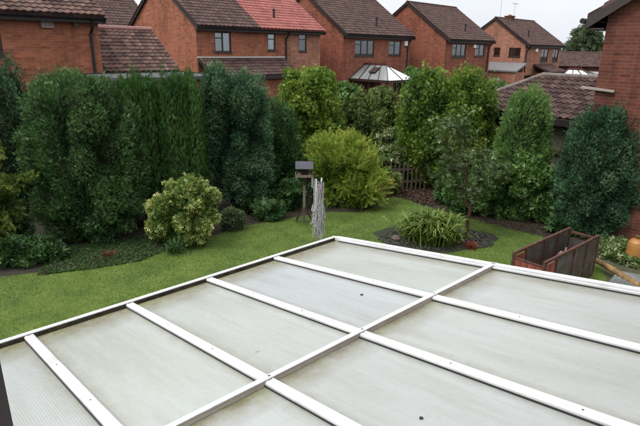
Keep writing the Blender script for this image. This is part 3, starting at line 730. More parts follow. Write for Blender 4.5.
class Blob:
    def __init__(s, c, r, p=2.2, lumps=40, amp=.14, w=.35, seed=0, stretch=1.):
        s.c = V(c, dtype=float); s.r = V(r, dtype=float); s.p = p; s.amp = amp; s.w = w
        g = np.random.default_rng(seed); d = g.normal(size=(lumps, 3)); s.stretch = stretch
        s.d = unit(d*V([1, 1, 1/stretch])) if stretch != 1 else unit(d); s.h = g.uniform(.75, 1, lumps)
    def rad(s, d):
        e = d
        base = (np.abs(e)**s.p).sum(-1)**(-1/s.p)
        if s.stretch != 1:      # ribs that run upwards: ignore height differences
            q = unit(d*V([1, 1, .25])); dd = unit(s.d*V([1, 1, .25]))
        else: q = d; dd = s.d
        ang = np.arccos(np.clip(q@dd.T, -1, 1))
        l = (s.h*(1-(ang/s.w)**2).clip(-1.2, 1)).max(-1)
        return base*(1-s.amp+s.amp*l)
    def inside(s, P, k=.9):
        q = (P-s.c)/s.r; n = np.linalg.norm(q, axis=1); return n < k*s.rad(unit(q))
    def sample(s, n, g, depth=.14, out=.05):
        d = unit(g.normal(size=(n, 3))*V([1, 1, 1]))
        rr = s.rad(d)
        k = 1-np.abs(g.normal(size=n))*depth+np.abs(g.normal(size=n))*out
        P = s.c+d*(rr*k)[:, None]*s.r
        # normal by finite difference of the superellipsoid
        q = d*rr[:, None]; nn = unit(np.sign(q)*np.abs(q)**(s.p-1)/s.r)
        lump = rr/((np.abs(d)**s.p).sum(-1)**(-1/s.p))
        return P, nn, lump, k
    def area(s): a, b_, c_ = s.r; return ((a*b_)**1.6+(a*c_)**1.6+(b_*c_)**1.6)**(1/1.6)
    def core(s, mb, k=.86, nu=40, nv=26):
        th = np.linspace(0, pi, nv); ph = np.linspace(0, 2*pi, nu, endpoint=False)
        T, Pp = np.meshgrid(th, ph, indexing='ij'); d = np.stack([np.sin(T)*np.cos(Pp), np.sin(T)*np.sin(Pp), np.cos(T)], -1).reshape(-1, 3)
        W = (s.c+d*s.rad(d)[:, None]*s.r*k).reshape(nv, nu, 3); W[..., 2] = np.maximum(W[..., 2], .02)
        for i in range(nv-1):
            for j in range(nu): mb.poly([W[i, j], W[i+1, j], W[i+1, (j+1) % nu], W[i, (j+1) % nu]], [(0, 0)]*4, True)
core_m = simple('dark_crown_core', (.02, .024, .013), .95, 0, .5, 10, .3, .05)  # near-black crown filler: shade among the inner twigs painted into its colour
def shrub(name, label, cat, base, blobs, mat, n, size, kind='spray', updir=.5, outdir=.7, rnd=.5, tint_lump=.35, parent_trunk=True,
          zmin=.03, depth=.12, out=.06, group='garden shrubs and conifers', core=.86, seed=1, extra=None, trunk=None):
    g = np.random.default_rng(seed)
    base = V([base[0], base[1], 0.]); t = thing(name, label, cat, base, 0, group)
    tot = sum(b_.area() for b_ in blobs); PP = []; NN = []; LM = []; KK = []
    for i, b_ in enumerate(blobs):
        k = int(n*b_.area()/tot*1.25); P, nn, lump, kk = b_.sample(k, g, depth, out)
        keep = P[:, 2] > zmin
        for j, c_ in enumerate(blobs):
            if j != i: keep &= ~c_.inside(P, .85)
        toc = unit(V([0, 0, CH])-base-P); fac = (nn*toc).sum(1)
        keep &= (fac > -.35) | (g.random(len(P)) < .3)
        PP.append(P[keep]); NN.append(nn[keep]); LM.append(lump[keep]); KK.append(kk[keep])
    P = np.concatenate(PP); nn = np.concatenate(NN); lump = np.concatenate(LM)
    m_ = len(P)
    L = nn*outdir+V([0, 0, updir])+g.normal(size=(m_, 3))*rnd
    Nn = nn*.8+V([0, 0, .35])+g.normal(size=(m_, 3))*.55
    cl = sum(np.sin(P@unit(g.normal(size=3))*fq+g.uniform(0, 6)) for fq in (3, 5, 8, 13))*.07
    tint = np.clip(.47+cl+(lump-lump.mean())*tint_lump*3+g.normal(size=m_)*.18, 0, 1)  # lumps tinted lighter, creases darker: light on the lumps put into colour
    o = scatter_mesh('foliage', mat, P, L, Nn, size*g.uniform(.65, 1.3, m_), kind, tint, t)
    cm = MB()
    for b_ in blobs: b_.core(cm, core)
    cm.build('shade_core', core_m, t)  # solid core closing gaps between leaves, coloured like the shaded inside
    tk = MB(); tr = trunk or .07
    th_ = min(.8, .6*max(b_.c[2]+b_.r[2]*.5 for b_ in blobs)); tk.tube([(0, 0, -.02), (.02, .01, th_*.4), (0, .02, th_)], [tr*1.3, tr, tr*.8], 8); tk.build('trunk', bark_m, t)
    return t

cyp_blue = leafmat('cypress_blue', [(0, (0.0108, 0.0379, 0.0194)), (0.4, (0.0326, 0.0874, 0.0442)), (0.75, (0.0747, 0.1602, 0.0801)), (1, (0.1358, 0.233, 0.1174))], .65, .12, .12)
cyp_dark = leafmat('cypress_dark', [(0, (0.0126, 0.0392, 0.0108)), (0.4, (0.0368, 0.0952, 0.027)), (0.75, (0.0735, 0.1624, 0.0495)), (1, (0.126, 0.224, 0.072))], .6, .12, .25)
cyp_col = leafmat('cypress_column', [(0, (0.0131, 0.0455, 0.0101)), (0.5, (0.0421, 0.1164, 0.0242)), (1, (0.0935, 0.2023, 0.0454))], .6, .15, .25)
cyp_pale = leafmat('cypress_pale', [(0, (0.037, 0.0986, 0.0222)), (0.5, (0.1109, 0.2342, 0.0554)), (1, (0.2342, 0.3821, 0.1109))], .6, .2, .25)
cyp_gold = leafmat('cypress_gold', [(0, (.018, .05, .01)), (.45, (.05, .105, .018)), (.8, (.11, .17, .03)), (1, (.22, .25, .05))], .6, .2, .25)
lime_m = leafmat('leaf_lime', [(0, (0.0391, 0.0978, 0.0098)), (0.5, (0.1368, 0.2248, 0.0245)), (1, (0.2932, 0.3715, 0.0537))], .45, .25)
laurel_m = leafmat('leaf_laurel', [(0, (0.0238, 0.0702, 0.013)), (0.5, (0.0648, 0.1512, 0.0324)), (1, (0.1512, 0.27, 0.0648))], .35, .2, .5)
aucuba_m = leafmat('leaf_aucuba', [(0, (.04, .09, .015)), (.35, (.09, .17, .03)), (.62, (.28, .33, .08)), (1, (.55, .56, .24))], .35, .2, .5)
berb_m = leafmat('leaf_golden', [(0, (0.036, 0.08, 0.012)), (0.45, (0.135, 0.22, 0.025)), (0.8, (0.288, 0.38, 0.05)), (0.96, (0.378, 0.45, 0.08)), (1, (0.378, 0.3, 0.08))], .5, .25)
olive_m = leafmat('leaf_olive', [(0, (0.0321, 0.0586, 0.0129)), (0.5, (0.0911, 0.1408, 0.0322)), (0.9, (0.1607, 0.2229, 0.0551)), (1, (0.2142, 0.0938, 0.0459))], .5, .2)
pale_m = leafmat('leaf_variegated', [(0, (0.0378, 0.0702, 0.0194)), (0.5, (0.0972, 0.1512, 0.0432)), (0.8, (0.1944, 0.2484, 0.0864)), (1, (0.5184, 0.5184, 0.3456))], .45, .2)
ivy_m = leafmat('leaf_ivy', [(0, (0.0149, 0.0446, 0.0129)), (0.5, (0.0347, 0.0891, 0.0248)), (1, (0.0792, 0.1584, 0.0495))], .55, .15, .25)
blade_m = leafmat('leaf_blade', [(0, (.05, .09, .015)), (.5, (.12, .19, .03)), (1, (.25, .3, .08))], .45, .3)
red_m = leafmat('leaf_red', [(0, (.13, .02, .015)), (1, (.33, .06, .035))], .45, .25)
brown_m = leafmat('leaf_litter', [(0, (0.0263, 0.0135, 0.009)), (0.5, (0.0562, 0.03, 0.0195)), (1, (0.1125, 0.0638, 0.0413))], .8, .1)
turf_m = leafmat('grass_blade', [(0, (0.048, 0.0874, 0.0087)), (0.5, (0.1005, 0.166, 0.0175)), (1, (0.1747, 0.2271, 0.0393))], .5, .3, .3)

def at(x, y, z=0): p = G(x, y, z); return (p[0], p[1])
def push(p, d):    # step away from the viewer along the ground
    q = V(p[:2]); return tuple(q+q/np.linalg.norm(q)*d)

# 1 big dark cypress left
shrub('cypress', 'largest dark green conifer, a broad rounded mass left of the columnar hedge', 'conifer', push(at(99, 250), 1.25),
      [Blob((-.05, 0, 1.75), (1.32, 1.2, 1.98), 2.4, 80, .26, .28, 1), Blob((-.3, .2, 2.1), (1.05, 1, 1.6), 2.3, 90, .2, .25, 2), Blob((.1, -.3, .8), (1.2, 1.0, .85), 2.3, 70, .2, .25, 3), Blob((.75, .1, 1.75), (.6, .7, 1.4), 2.3, 60, .2, .3, 4)],
      cyp_dark, 78000, .075, 'feather', .6, .75, .5, tint_lump=.8, out=.045, seed=11)
shrub('cypress', 'blue-green conifer behind and left of the largest one, at the left edge', 'conifer', push(at(30, 235), 1.9),
      [Blob((-.1, 0, 1.95), (.8, .8, 1.95), 2.3, 90, .2, .25, 5), Blob((-1.5, -.2, 1.8), (1.2, 1., 1.9), 2.4, 90, .18, .25, 6)], cyp_blue, 28000, .08, 'feather', .6, .75, .45, tint_lump=.5, out=.07, seed=12)
# golden conifer in left foreground
shrub('golden_conifer', 'yellow-green feathery conifer leaning in from the left edge', 'conifer', push(at(2, 262), .3),
      [Blob((-.15, -.1, .8), (.7, .55, .9), 2.1, 30, .4, .35, 7), Blob((-.4, .0, 1.9), (.6, .5, .85), 2.1, 24, .4, .35, 8), Blob((.3, -.1, 1.2), (.4, .3, .45), 2.1, 14, .45, .4, 9), Blob((.6, .0, 1.6), (.38, .25, .17), 2., 10, .4, .5, 10), Blob((.1, .0, 2.25), (.35, .25, .2), 2., 10, .4, .5, 11)],
      cyp_gold, 9000, 0.13, 'feather', .15, .9, .45, core=.7, depth=.2, out=.12, seed=13)
# columnar hedge: two upright clumps
for k, (px, yb, rx, hz, sd) in enumerate(((149, 228, .55, 3.78, 21), (186, 226, .58, 3.8, 22))):
    lab = ['left half of the flat-topped upright hedge, next to the largest conifer', 'right half of the flat-topped upright hedge, next to the dark blue-green conifer'][k]
    shrub('columnar_cypress', lab, 'conifer', push(at(px, yb), .55),
          [Blob((0, .15, hz/2-.25), (rx, .6, hz/2-.1), 3.4, 46, .2, .28, 30+k, 6.)]+[Blob((cx_, cy_, (hz+dz_)/2), (w_, w_*1.05, (hz+dz_)/2), 2.7, 14, .15, .4, 40+k*7+j_, 6.)
           for j_, (cx_, cy_, w_, dz_) in enumerate(((-.36, -.25, .27, -.12), (-.02, -.42, .3, .05), (.33, -.28, .28, -.05), (.12, .1, .33, .12)))],
          cyp_col, 26000, .09, 'feather', 1.3, .3, .3, seed=sd, group='upright hedge conifers')
# blue cypress
shrub('cypress', 'tall dense blue-green conifer right of the upright hedge, left of the bird table', 'conifer', push(at(240, 218), .95),
      [Blob((.02, 0, 1.9), (.95, .9, 1.85), 2.8, 60, .28, .3, 61), Blob((-.5, .1, 2.5), (.5, .6, 1.3), 2.5, 50, .2, .25, 62), Blob((.25, -.3, .9), (.72, .6, .9), 2.4, 60, .2, .25, 63)],
      cyp_blue, 62000, .07, 'feather', .55, .75, .5, tint_lump=.8, out=.04, seed=23)
shrub('cypress', 'dark green sloping conifer directly behind the bird table', 'conifer', push(at(280, 205), 1.0),
      [Blob((-.25, .1, 1.35), (.85, .8, 1.45), 2.1, 70, .18, .25, 64), Blob((.1, .1, .85), (.85, .6, 1.0), 2.1, 50, .2, .25, 65)],
      cyp_dark, 20000, 0.095, 'feather', .6, .7, .4, seed=24)
# lime shrub behind
shrub('shrub', 'lime green rounded leafy shrub behind the bird table, below the red-roofed house', 'shrub', push(at(308, 190), 1.2),
      [Blob((0, 0, 2.5), (.98, .9, 1.1), 2.2, 60, .25, .3, 66), Blob((-.4, .2, 3.0), (.55, .6, .65), 2., 30, .25, .35, 67), Blob((.3, 0, 1.4), (.9, .8, 1.2), 2.2, 40, .2, .3, 68), Blob((.35, 0, 3.1), (.5, .5, .55), 2., 30, .25, .35, 69)],
      lime_m, 34000, .064, 'cluster', .3, .7, .6, seed=25, depth=.16, out=.08)
# golden berberis
shrub('golden_shrub', 'golden yellow mounded shrub with arching orange-tipped sprays beside the lawn', 'shrub', push(at(342, 213), .9),
      [Blob((-.05, 0, .9), (1.0, .85, .95), 2.1, 34, .34, .36, 70), Blob((.42, -.1, .6), (.85, .8, .7), 2.1, 30, .34, .36, 71), Blob((-.4, .1, 1.35), (.55, .5, .62), 2., 20, .35, .4, 72), Blob((.15, 0, 1.5), (.45, .45, .4), 2., 16, .35, .45, 172)],
      berb_m, 13000, 0.24, 'twig', .45, .8, .45, seed=26, depth=.2, out=.1, core=.78, tint_lump=.35)
# olive mixed shrub
shrub('shrub', 'dull olive shrub with reddish top between the lime shrub and the big yellow-green bush', 'shrub', push(at(368, 188), 1.4),
      [Blob((0, 0, 1.5), (.95, .8, 1.35), 2.2, 60, .25, .3, 73), Blob((.35, .1, 2.35), (.6, .6, .68), 2., 40, .3, .3, 74), Blob((-.45, .1, 2.25), (.55, .55, .7), 2., 30, .3, .3, 75)],
      olive_m, 28000, .058, 'cluster', .3, .7, .7, seed=27, depth=.2, out=.12)
# big yellow-green bush
shrub('shrub', 'biggest yellow-green bush, two-humped, in the middle behind the round flower bed', 'shrub', push(at(438, 200), 1.6),
      [Blob((-.55, 0, 2.0), (.98, .9, 1.7), 2.3, 80, .25, .26, 76), Blob((.62, 0, 2.0), (.98, .9, 1.65), 2.3, 80, .25, .26, 77), Blob((0, -.2, 1.4), (1.3, .9, 1.3), 2.3, 70, .22, .26, 78), Blob((-.55, 0, 3.2), (.35, .35, .55), 2, 12, .3, .4, 79)],
      leafmat('leaf_yellowgreen', [(0, (0.0259, 0.0725, 0.0103)), (0.5, (0.0931, 0.1759, 0.0207)), (0.85, (0.207, 0.3001, 0.0362)), (1, (0.3415, 0.4036, 0.0725))], .45, .25), 62000, .06, 'cluster', .5, .6, .6, seed=28, depth=.18, out=.09, tint_lump=.5)
# pale variegated bush low in front
shrub('variegated_shrub', 'low bush with pale cream leaves drooping over the picket fence', 'shrub', push(at(402, 186), -.1),
      [Blob((-.05, 0, 1.02), (.85, .5, .36), 2.1, 40, .3, .35, 80), Blob((.85, -.05, .85), (.5, .5, .55), 2.1, 30, .3, .35, 81), Blob((-.2, .3, 1.45), (.6, .4, .35), 2, 20, .3, .35, 82)],
      pale_m, 7000, 0.1, 'cluster', -.1, .8, .5, seed=29, zmin=.5, depth=.2, out=.12)
# laurel mass
shrub('leafy_plant', 'loose dark green bush drooping in front of the left end of the picket fence', 'plant', push(at(389, 196), .1), [Blob((0, 0, .45), (.38, .3, .45), 2., 16, .35, .4, 190)], olive_m, 1500, .08, 'cluster', .2, .8, .6, seed=60, depth=.25, out=.12, core=.6, trunk=.02, group='low plants along the border')
shrub('laurel', 'glossy green laurel bush at the foot of the paler cone-shaped conifer', 'shrub', push(at(512, 226), .75),
      [Blob((-.1, 0, .85), (.95, .7, .95), 2.2, 60, .28, .3, 83), Blob((.55, 0, .65), (.7, .65, .7), 2.2, 40, .28, .3, 84), Blob((-.7, .15, .8), (.55, .5, .8), 2.2, 30, .28, .3, 85), Blob((-1.25, .3, .55), (.6, .45, .6), 2.2, 30, .28, .3, 185), Blob((.9, -.3, .45), (.55, .5, .5), 2.2, 30, .28, .3, 186)],
      laurel_m, 24000, 0.08, 'cluster', .2, .8, .6, seed=30, depth=.16, out=.08)
shrub('conifer', 'paler green cone-shaped conifer in front of the tiled garage', 'conifer', push(at(512, 228), 1.5),
      [Blob((0, 0, 1.85), (.68, .64, 1.56), 2.1, 110, .14, .18, 86), Blob((0, 0, 1.1), (.8, .7, 1.25), 2.4, 80, .14, .2, 87)],
      cyp_pale, 26000, .07, 'feather', .8, .7, .4, tint_lump=.5, seed=31)
shrub('conifer', 'dark blue-green bushy conifer in front of the tall brick wall at right', 'conifer', push(at(587, 243), .85),
      [Blob((0, 0, 1.55), (.95, .85, 1.58), 2.3, 110, .18, .22, 88), Blob((.05, -.15, .95), (1.05, .85, 1.0), 2.4, 80, .18, .22, 89), Blob((-.2, -.1, 2.2), (.55, .5, .85), 2.2, 50, .18, .25, 90)],
      cyp_blue, 48000, .068, 'feather', .6, .75, .48, tint_lump=.5, seed=32)
# aucuba
shrub('spotted_laurel', 'rounded bush with yellow-splashed leaves in front of the upright hedge', 'shrub', push(at(186, 252), .5),
      [Blob((.12, 0, .76), (.66, .55, .72), 2.4, 50, .2, .3, 91), Blob((-.35, 0, .58), (.46, .45, .56), 2.3, 30, .22, .35, 92)],
      aucuba_m, 14000, .07, 'cluster', .15, .8, .55, seed=33, depth=.14, out=.08, tint_lump=.3)
shrub('dwarf_conifer', 'small ball-shaped green conifer between the yellow-splashed bush and the lawn', 'conifer', push(at(233, 233), .25),
      [Blob((0, 0, .24), (.3, .27, .3), 2.3, 40, .12, .25, 93)], leafmat('cypress_grey', [(0, (.03, .06, .025)), (.5, (.085, .13, .06)), (1, (.17, .22, .11))], .6, .15), 3000, .05, 'spray', .3, .9, .4, seed=34, trunk=.02)
# leafy plants at lower left and ferny ones by the bird table
low = [(631, 228, .4, 1.1, ivy_m, .1, 'dark bush against the brick wall behind the gas bottle'),
       (420, 186, .55, .7, laurel_m, .09, 'dark green leafy bush filling the gap right of the picket fence'),
       (366, 186, .5, .9, laurel_m, .09, 'dark green leafy bush between the golden shrub and the picket fence'),
       (15, 250, .5, .9, ivy_m, .1, 'tall dark leafy plant under the golden feathery conifer at the left edge'),
       (252, 216, .35, .6, ivy_m, .09, 'dark leafy plant right of the small ball-shaped conifer'),
       (614, 238, .4, .5, ivy_m, .1, 'dark leafy plant between the right-hand conifer and the gas bottle'),
       (22, 268, .55, .5, ivy_m, .13, 'dark leafy ground plant at the lower left corner of the shrub border'),
       (50, 262, .35, .4, ivy_m, .12, 'small leafy plant between the golden conifer and the largest conifer'),
       (268, 222, .45, .5, ivy_m, .1, 'low leafy plant between the blue-green conifer and the bird table post'),
       (322, 206, .4, .75, ivy_m, .1, 'dark leafy plant right of the bird table, against the golden shrub'),
       (288, 212, .5, .8, ivy_m, .11, 'dark ivy-like bush directly left of the bird table post'),
       (449, 205, .45, .7, ivy_m, .12, 'dark leafy plant behind the small bare-stemmed tree'),
       (563, 236, .4, .45, ivy_m, .12, 'low dark plant at the foot of the laurel, nearest the rusty container'),
       (474, 205, .5, .95, ivy_m, .12, 'dark leafy bush between the bare-stemmed tree and the laurel')]
for i, (px, py, r_, h_, mm, sz, lab) in enumerate(low):
    shrub('leafy_plant', lab, 'plant', push(at(px, py), r_*.5), [Blob((0, 0, h_*.5), (r_, r_*.8, h_*.55), 2., 20, .3, .4, 100+i)], mm, 900, sz, 'cluster', .4, .7, .6, seed=40+i, depth=.25, out=.12, core=.7, trunk=.02, group='low plants along the border')

# ---- ivy ground cover (left) and leaf litter: uncountable
def carpet(name, label, cat, pts, mat, n, size, kind, seed, up=.5, lift=.04):
    g = np.random.default_rng(seed); pl = [tuple(G(*q)[:2]) for q in pts]
    a = V(pl); lo, hi = a.min(0), a.max(0); q = g.uniform(lo, hi, (n*3, 2)); q = q[pip(q[:, 0], q[:, 1], pl)][:n]
    P = np.c_[q, g.uniform(0, lift, len(q))+.01]
    o = scatter_mesh(name, mat, P, g.normal(size=(len(q), 3))*V([1, 1, .25])+V([0, 0, up]), V([0, 0, 1.])+g.normal(size=(len(q), 3))*.4, size*g.uniform(.6, 1.3, len(q)), kind, g.random(len(q)))
    tag(o, label, cat); o['kind'] = 'stuff'; return o
carpet('ground_cover', 'dark creeping ground cover under the largest conifer', 'ground cover', [(38, 276), (50, 250), (150, 236), (168, 250), (140, 262), (90, 270)], leafmat('leaf_creeper', [(0, (.015, .04, .01)), (.5, (.035, .075, .018)), (1, (.07, .12, .03))], .5, .15), 16000, .03, 'cluster', 3, .8, .02)
carpet('leaf_litter', 'brown fallen leaves in the gap before the picket fence', 'leaf litter', [(380, 200), (385, 180), (430, 182), (450, 205), (425, 206), (395, 197)], brown_m, 3500, .07, 'leaf', 4, .1)
carpet('leaf_litter', 'scattered brown leaves along the border edge below the conifers', 'leaf litter', [(30, 280), (60, 262), (140, 250), (200, 232), (260, 215), (300, 208), (300, 215), (255, 223), (200, 242), (140, 256), (60, 272)], brown_m, 1800, .05, 'leaf', 5, .1)
carpet('leaf_litter', 'dark leaves and soil crumbs under the laurel and right conifer', 'leaf litter', [(440, 208), (600, 215), (600, 250), (540, 238), (480, 224)], brown_m, 2500, .05, 'leaf', 6, .1)
carpet('weeds', 'pale leafy weeds between the rusty container and the gas bottle', 'weeds', [(600, 258), (600, 243), (622, 241), (640, 262), (636, 270), (612, 262)], pale_m, 1100, .1, 'cluster', 7, .8, .12)
carpet('slate_chippings', 'dark slate chippings scattered in the round flower bed', 'chippings', [(376, 240), (395, 231), (430, 228), (470, 230), (494, 239), (490, 248), (440, 252), (395, 248)], leafmat('slate_chip', [(0, (.02, .024, .014)), (.55, (.045, .048, .035)), (.85, (.08, .078, .068)), (1, (.14, .13, .12))], .7, 0), 7000, .045, 'leaf', 8, .15, .02)
carpet('fallen_leaves', 'few scattered fallen leaves on the mown lawn', 'fallen leaves', [(30, 300), (60, 280), (200, 252), (300, 226), (370, 216), (420, 212), (500, 232), (560, 246), (380, 232), (340, 232), (200, 275)], brown_m, 260, .035, 'leaf', 17, .1)
# grass blades on the lawn
g = np.random.default_rng(5); pa = V(poly)
q = g.uniform(pa.min(0), pa.max(0), (700000, 2)); q = q[pip(q[:, 0], q[:, 1], poly)]
bedpoly = [(p[0], p[1]) for p in pts]
q = q[~pip(q[:, 0], q[:, 1], bedpoly)]
# keep only what is not under the glazed roof
az_ = radians(47.3); cc = G(340, 237, 2.3); Bh = V([sin(az_), cos(az_)]); Ah = V([cos(az_), -sin(az_)])
rel = q-cc[:2]; tt = rel@Ah; ss = -(rel@Bh); q = q[~((tt > -.05) & (ss > 0))]
q = q[:230000]
patch = .5+.28*np.sin(q[:, 0]*2.1+np.sin(q[:, 1]*1.7)*1.3)*np.sin(q[:, 1]*2.6+q[:, 0])
for (wx, wy) in g.uniform(pa.min(0), pa.max(0), (140, 2)):
    dd_ = np.hypot(q[:, 0]-wx, (q[:, 1]-wy)); patch += g.uniform(-.5, .4)*np.exp(-(dd_/g.uniform(.12, .6))**2)
P = np.c_[q, np.full(len(q), .008)]
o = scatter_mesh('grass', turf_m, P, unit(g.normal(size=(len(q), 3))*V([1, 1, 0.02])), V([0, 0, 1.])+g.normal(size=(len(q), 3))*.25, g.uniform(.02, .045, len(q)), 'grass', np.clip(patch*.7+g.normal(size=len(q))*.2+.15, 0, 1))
tag(o, 'short green mown lawn grass', 'grass'); o['kind'] = 'stuff'

# strappy plant clump in the round bed
def strappy(name, label, base, n, h, mat, seed, rad=.25, group=None, cat='plant'):
    g = np.random.default_rng(seed); t = thing(name, label, cat, (base[0], base[1], .012), 0, group)
    a = g.uniform(0, 2*pi, n); r_ = np.abs(g.normal(size=n))*rad
    P = np.c_[r_*np.cos(a), r_*np.sin(a), np.zeros(n)]; aa = a+g.normal(size=n)*.7
    L = np.c_[np.cos(aa), np.sin(aa), g.uniform(-.15, .75, n)]
    scatter_mesh('foliage', mat, P, L, V([0, 0, 1.])+g.normal(size=(n, 3))*V([.3, .3, 0]), h*g.uniform(.55, 1.25, n), 'blade', g.random(n), t)
    return t
strappy('day_lily', 'large clump of arching strap leaves filling the round flower bed', push(at(428, 243), .1), 1200, .8, blade_m, 1, .2)
strappy('day_lily', 'smaller tuft of strap leaves on the right side of the large clump', push(at(450, 246), .1), 200, .5, blade_m, 2, .12)
strappy('day_lily', 'low pale tuft of strap leaves at the back left of the round flower bed', push(at(407, 236), .1), 120, .42, blade_m, 3, .12)
strappy('strappy_plant', 'small tuft of dark strap leaves below the yellow-splashed bush', push(at(176, 254), .05), 150, .35, ivy_m, 4, .12)
strappy('red_plant', 'small bright red-leaved plant in the round flower bed', push(at(470, 249), .0), 130, .2, red_m, 5, .07)
strappy('red_plant', 'small dull red tuft on bare soil under the largest conifer', push(at(108, 257), .0), 110, .16, leafmat('leaf_rust', [(0, (.08, .025, .015)), (1, (.22, .07, .04))], .6, .15), 6, .08)
rk = MB(); rk.lathe([(.0, 0), (.1, .0), (.115, .04), (.08, .09), (.02, .105)], 7); rkt = rk.build('stone', simple('pink_stone', (.14, .11, .1), .9, 0, .4, 12, .5)); rkt.location = (*at(396, 240), .012); tag(rkt, 'pinkish stone on the left of the round flower bed', 'stone')

# small bare-stemmed tree in the bed
tb = push(at(466, 240), .1)
tt_ = thing('small_tree', 'small thin-branched tree with sparse pale leaves at right of the round bed', 'tree', (tb[0], tb[1], 0), 0, 'garden shrubs and conifers')
tk = MB(); tips = []
g = np.random.default_rng(77)
tk.tube([(0, 0, 0), (-.01, .01, .35), (.02, 0, .7), (-.04, .02, 1.0)], [.055, .045, .04, .03], 8)
def branch(p, d, l, r_, lv):
    d = d/np.linalg.norm(d); pts_ = [p]
    for k in range(3):
        d = d+g.normal(size=3)*.16+V([0, 0, .06]); d /= np.linalg.norm(d); pts_.append(pts_[-1]+d*l/3)
    tk.tube(pts_, list(np.linspace(r_, r_*.5, 4)), 5)
    if lv == 0 or l < .2: tips.extend(pts_[1:]); return
    tips.append(pts_[-1])
    for k in range(3): branch(pts_[-1 if k else 2], d+g.normal(size=3)*.55, l*.68, r_*.5, lv-1)
for k in range(8):
    a = 2*pi*k/8+.3; z = .62+.05*k
    branch(V([0, 0, z]), V([cos(a), sin(a), random.uniform(.5, 1.6)]), random.uniform(.35, .6), .018, 3)
branch(V([-.04, .02, 1.0]), V([-.25, 0, 1.]), .85, .024, 3); branch(V([-.04, .02, 1.0]), V([.1, 0, 1.]), .75, .022, 3)
tk.build('trunk', bark_m, tt_)
tips = V(tips); NLV = 2100; k = g.integers(0, len(tips), NLV); P = tips[k]+g.normal(size=(NLV, 3))*.085
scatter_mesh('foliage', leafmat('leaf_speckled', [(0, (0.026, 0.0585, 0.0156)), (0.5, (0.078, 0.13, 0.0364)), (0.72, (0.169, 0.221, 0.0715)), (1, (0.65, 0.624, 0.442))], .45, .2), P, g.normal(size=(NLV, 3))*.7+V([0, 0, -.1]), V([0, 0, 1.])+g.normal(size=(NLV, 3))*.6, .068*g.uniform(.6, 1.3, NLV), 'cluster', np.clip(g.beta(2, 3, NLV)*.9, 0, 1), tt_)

# ------------------------------------------------------------------ picket fence
fa = V([*at(385, 192), 0]); fb = V([*at(424, 190), 0]); fd = (fb-fa)
ft = thing('picket_fence', 'short run of weathered pale pickets under the drooping cream-leaved bush', 'fence', fa, 0)
rl = MB(); fdir = fd/np.linalg.norm(fd); fn = V([-fdir[1], fdir[0], 0])
for z in (.3, .68): rl.bar(V([0, 0, z])+fn*.03, fd+V([0, 0, z])+fn*.03, .03, .06)
wood_fence = simple('old_fence_wood', (.11, .085, .062), .9, 0, .5, 25, .4)
rl.build('rail', wood_fence, ft)
npk = 10
for k in range(npk):
    p = fd*k/(npk-1); h = .86+.03*sin(k*2.3); q = MB(); s_ = fdir*.022; th_ = fn*.018
    base = [p-s_, p+s_, p+s_+th_, p-s_+th_]
    q.hexa(base+[x_+V([0, 0, h]) for x_ in base]); tip = p+th_/2+V([0, 0, h+.06])
    q.poly([base[0]+V([0, 0, h]), base[1]+V([0, 0, h]), tip]); q.poly([base[2]+V([0, 0, h]), base[3]+V([0, 0, h]), tip])
    q.build('picket', wood_fence, ft)

# ------------------------------------------------------------------ bird table
bp = at(304, 223)
bt = thing('bird_table', 'wooden bird table with slate-coloured pitched roof standing at the back of the lawn', 'bird table', (bp[0], bp[1], 0), radians(2))
q = MB(); q.bar((0, 0, 0), (0, 0, 1.22), .06, .06, (0, 1, 0)); q.build('post', wood_grey, bt)
q = MB()
for a in (0, pi/2, pi, 3*pi/2):
    q.bar((.03*cos(a), .03*sin(a), .42), (.2*cos(a), .2*sin(a), .05), .035, .04)
    q.bar((.03*cos(a), .03*sin(a), 1.0), (.15*cos(a), .15*sin(a), 1.2), .03, .03)
q.build('brace', wood_dark, bt)
q = MB(); q.box(-.21, -.17, 1.22, .21, .17, 1.245)
for x0, y0, x1, y1 in ((-.22, -.18, .22, -.165), (-.22, .165, .22, .18), (-.22, -.165, -.205, .165), (.205, -.165, .22, .165)): q.box(x0, y0, 1.215, x1, y1, 1.275)
q.build('tray', wood_grey, bt)
q = MB()
for x_, y_ in ((-.18, -.14), (.18, -.14), (-.18, .14), (.18, .14)): q = MB(); q.box(x_-.012, y_-.012, 1.245, x_+.012, y_+.012, 1.44); q.build('corner_post', wood_dark, bt)
q = MB(); q.box(-.08, -.02, 1.245, .1, .1, 1.38); q.build('seed_box', wood_dark, bt)
slate_m = simple('grey_roof_felt', (.06, .06, .078), .7, 0, .3, 10, .2)
q = MB(); 
for sg in (-1, 1): q.hexa([(-.215, sg*.2, 1.42), (.215, sg*.2, 1.42), (.215, 0, 1.56), (-.215, 0, 1.56), (-.215, sg*.205, 1.437), (.215, sg*.205, 1.437), (.215, 0, 1.58), (-.215, 0, 1.58)])
q.poly([(-.2, -.18, 1.43), (-.2, .18, 1.43), (-.2, 0, 1.57)]); q.poly([(.2, -.18, 1.43), (.2, .18, 1.43), (.2, 0, 1.57)])
q.build('roof', slate_m, bt)
q = MB(); q.tube([(.2, -.2, 1.2), (.2, -.2, .98)], .03, 10); q.build('feeder', alu_m, bt)
fm = newmat('feeder_blue')[0]

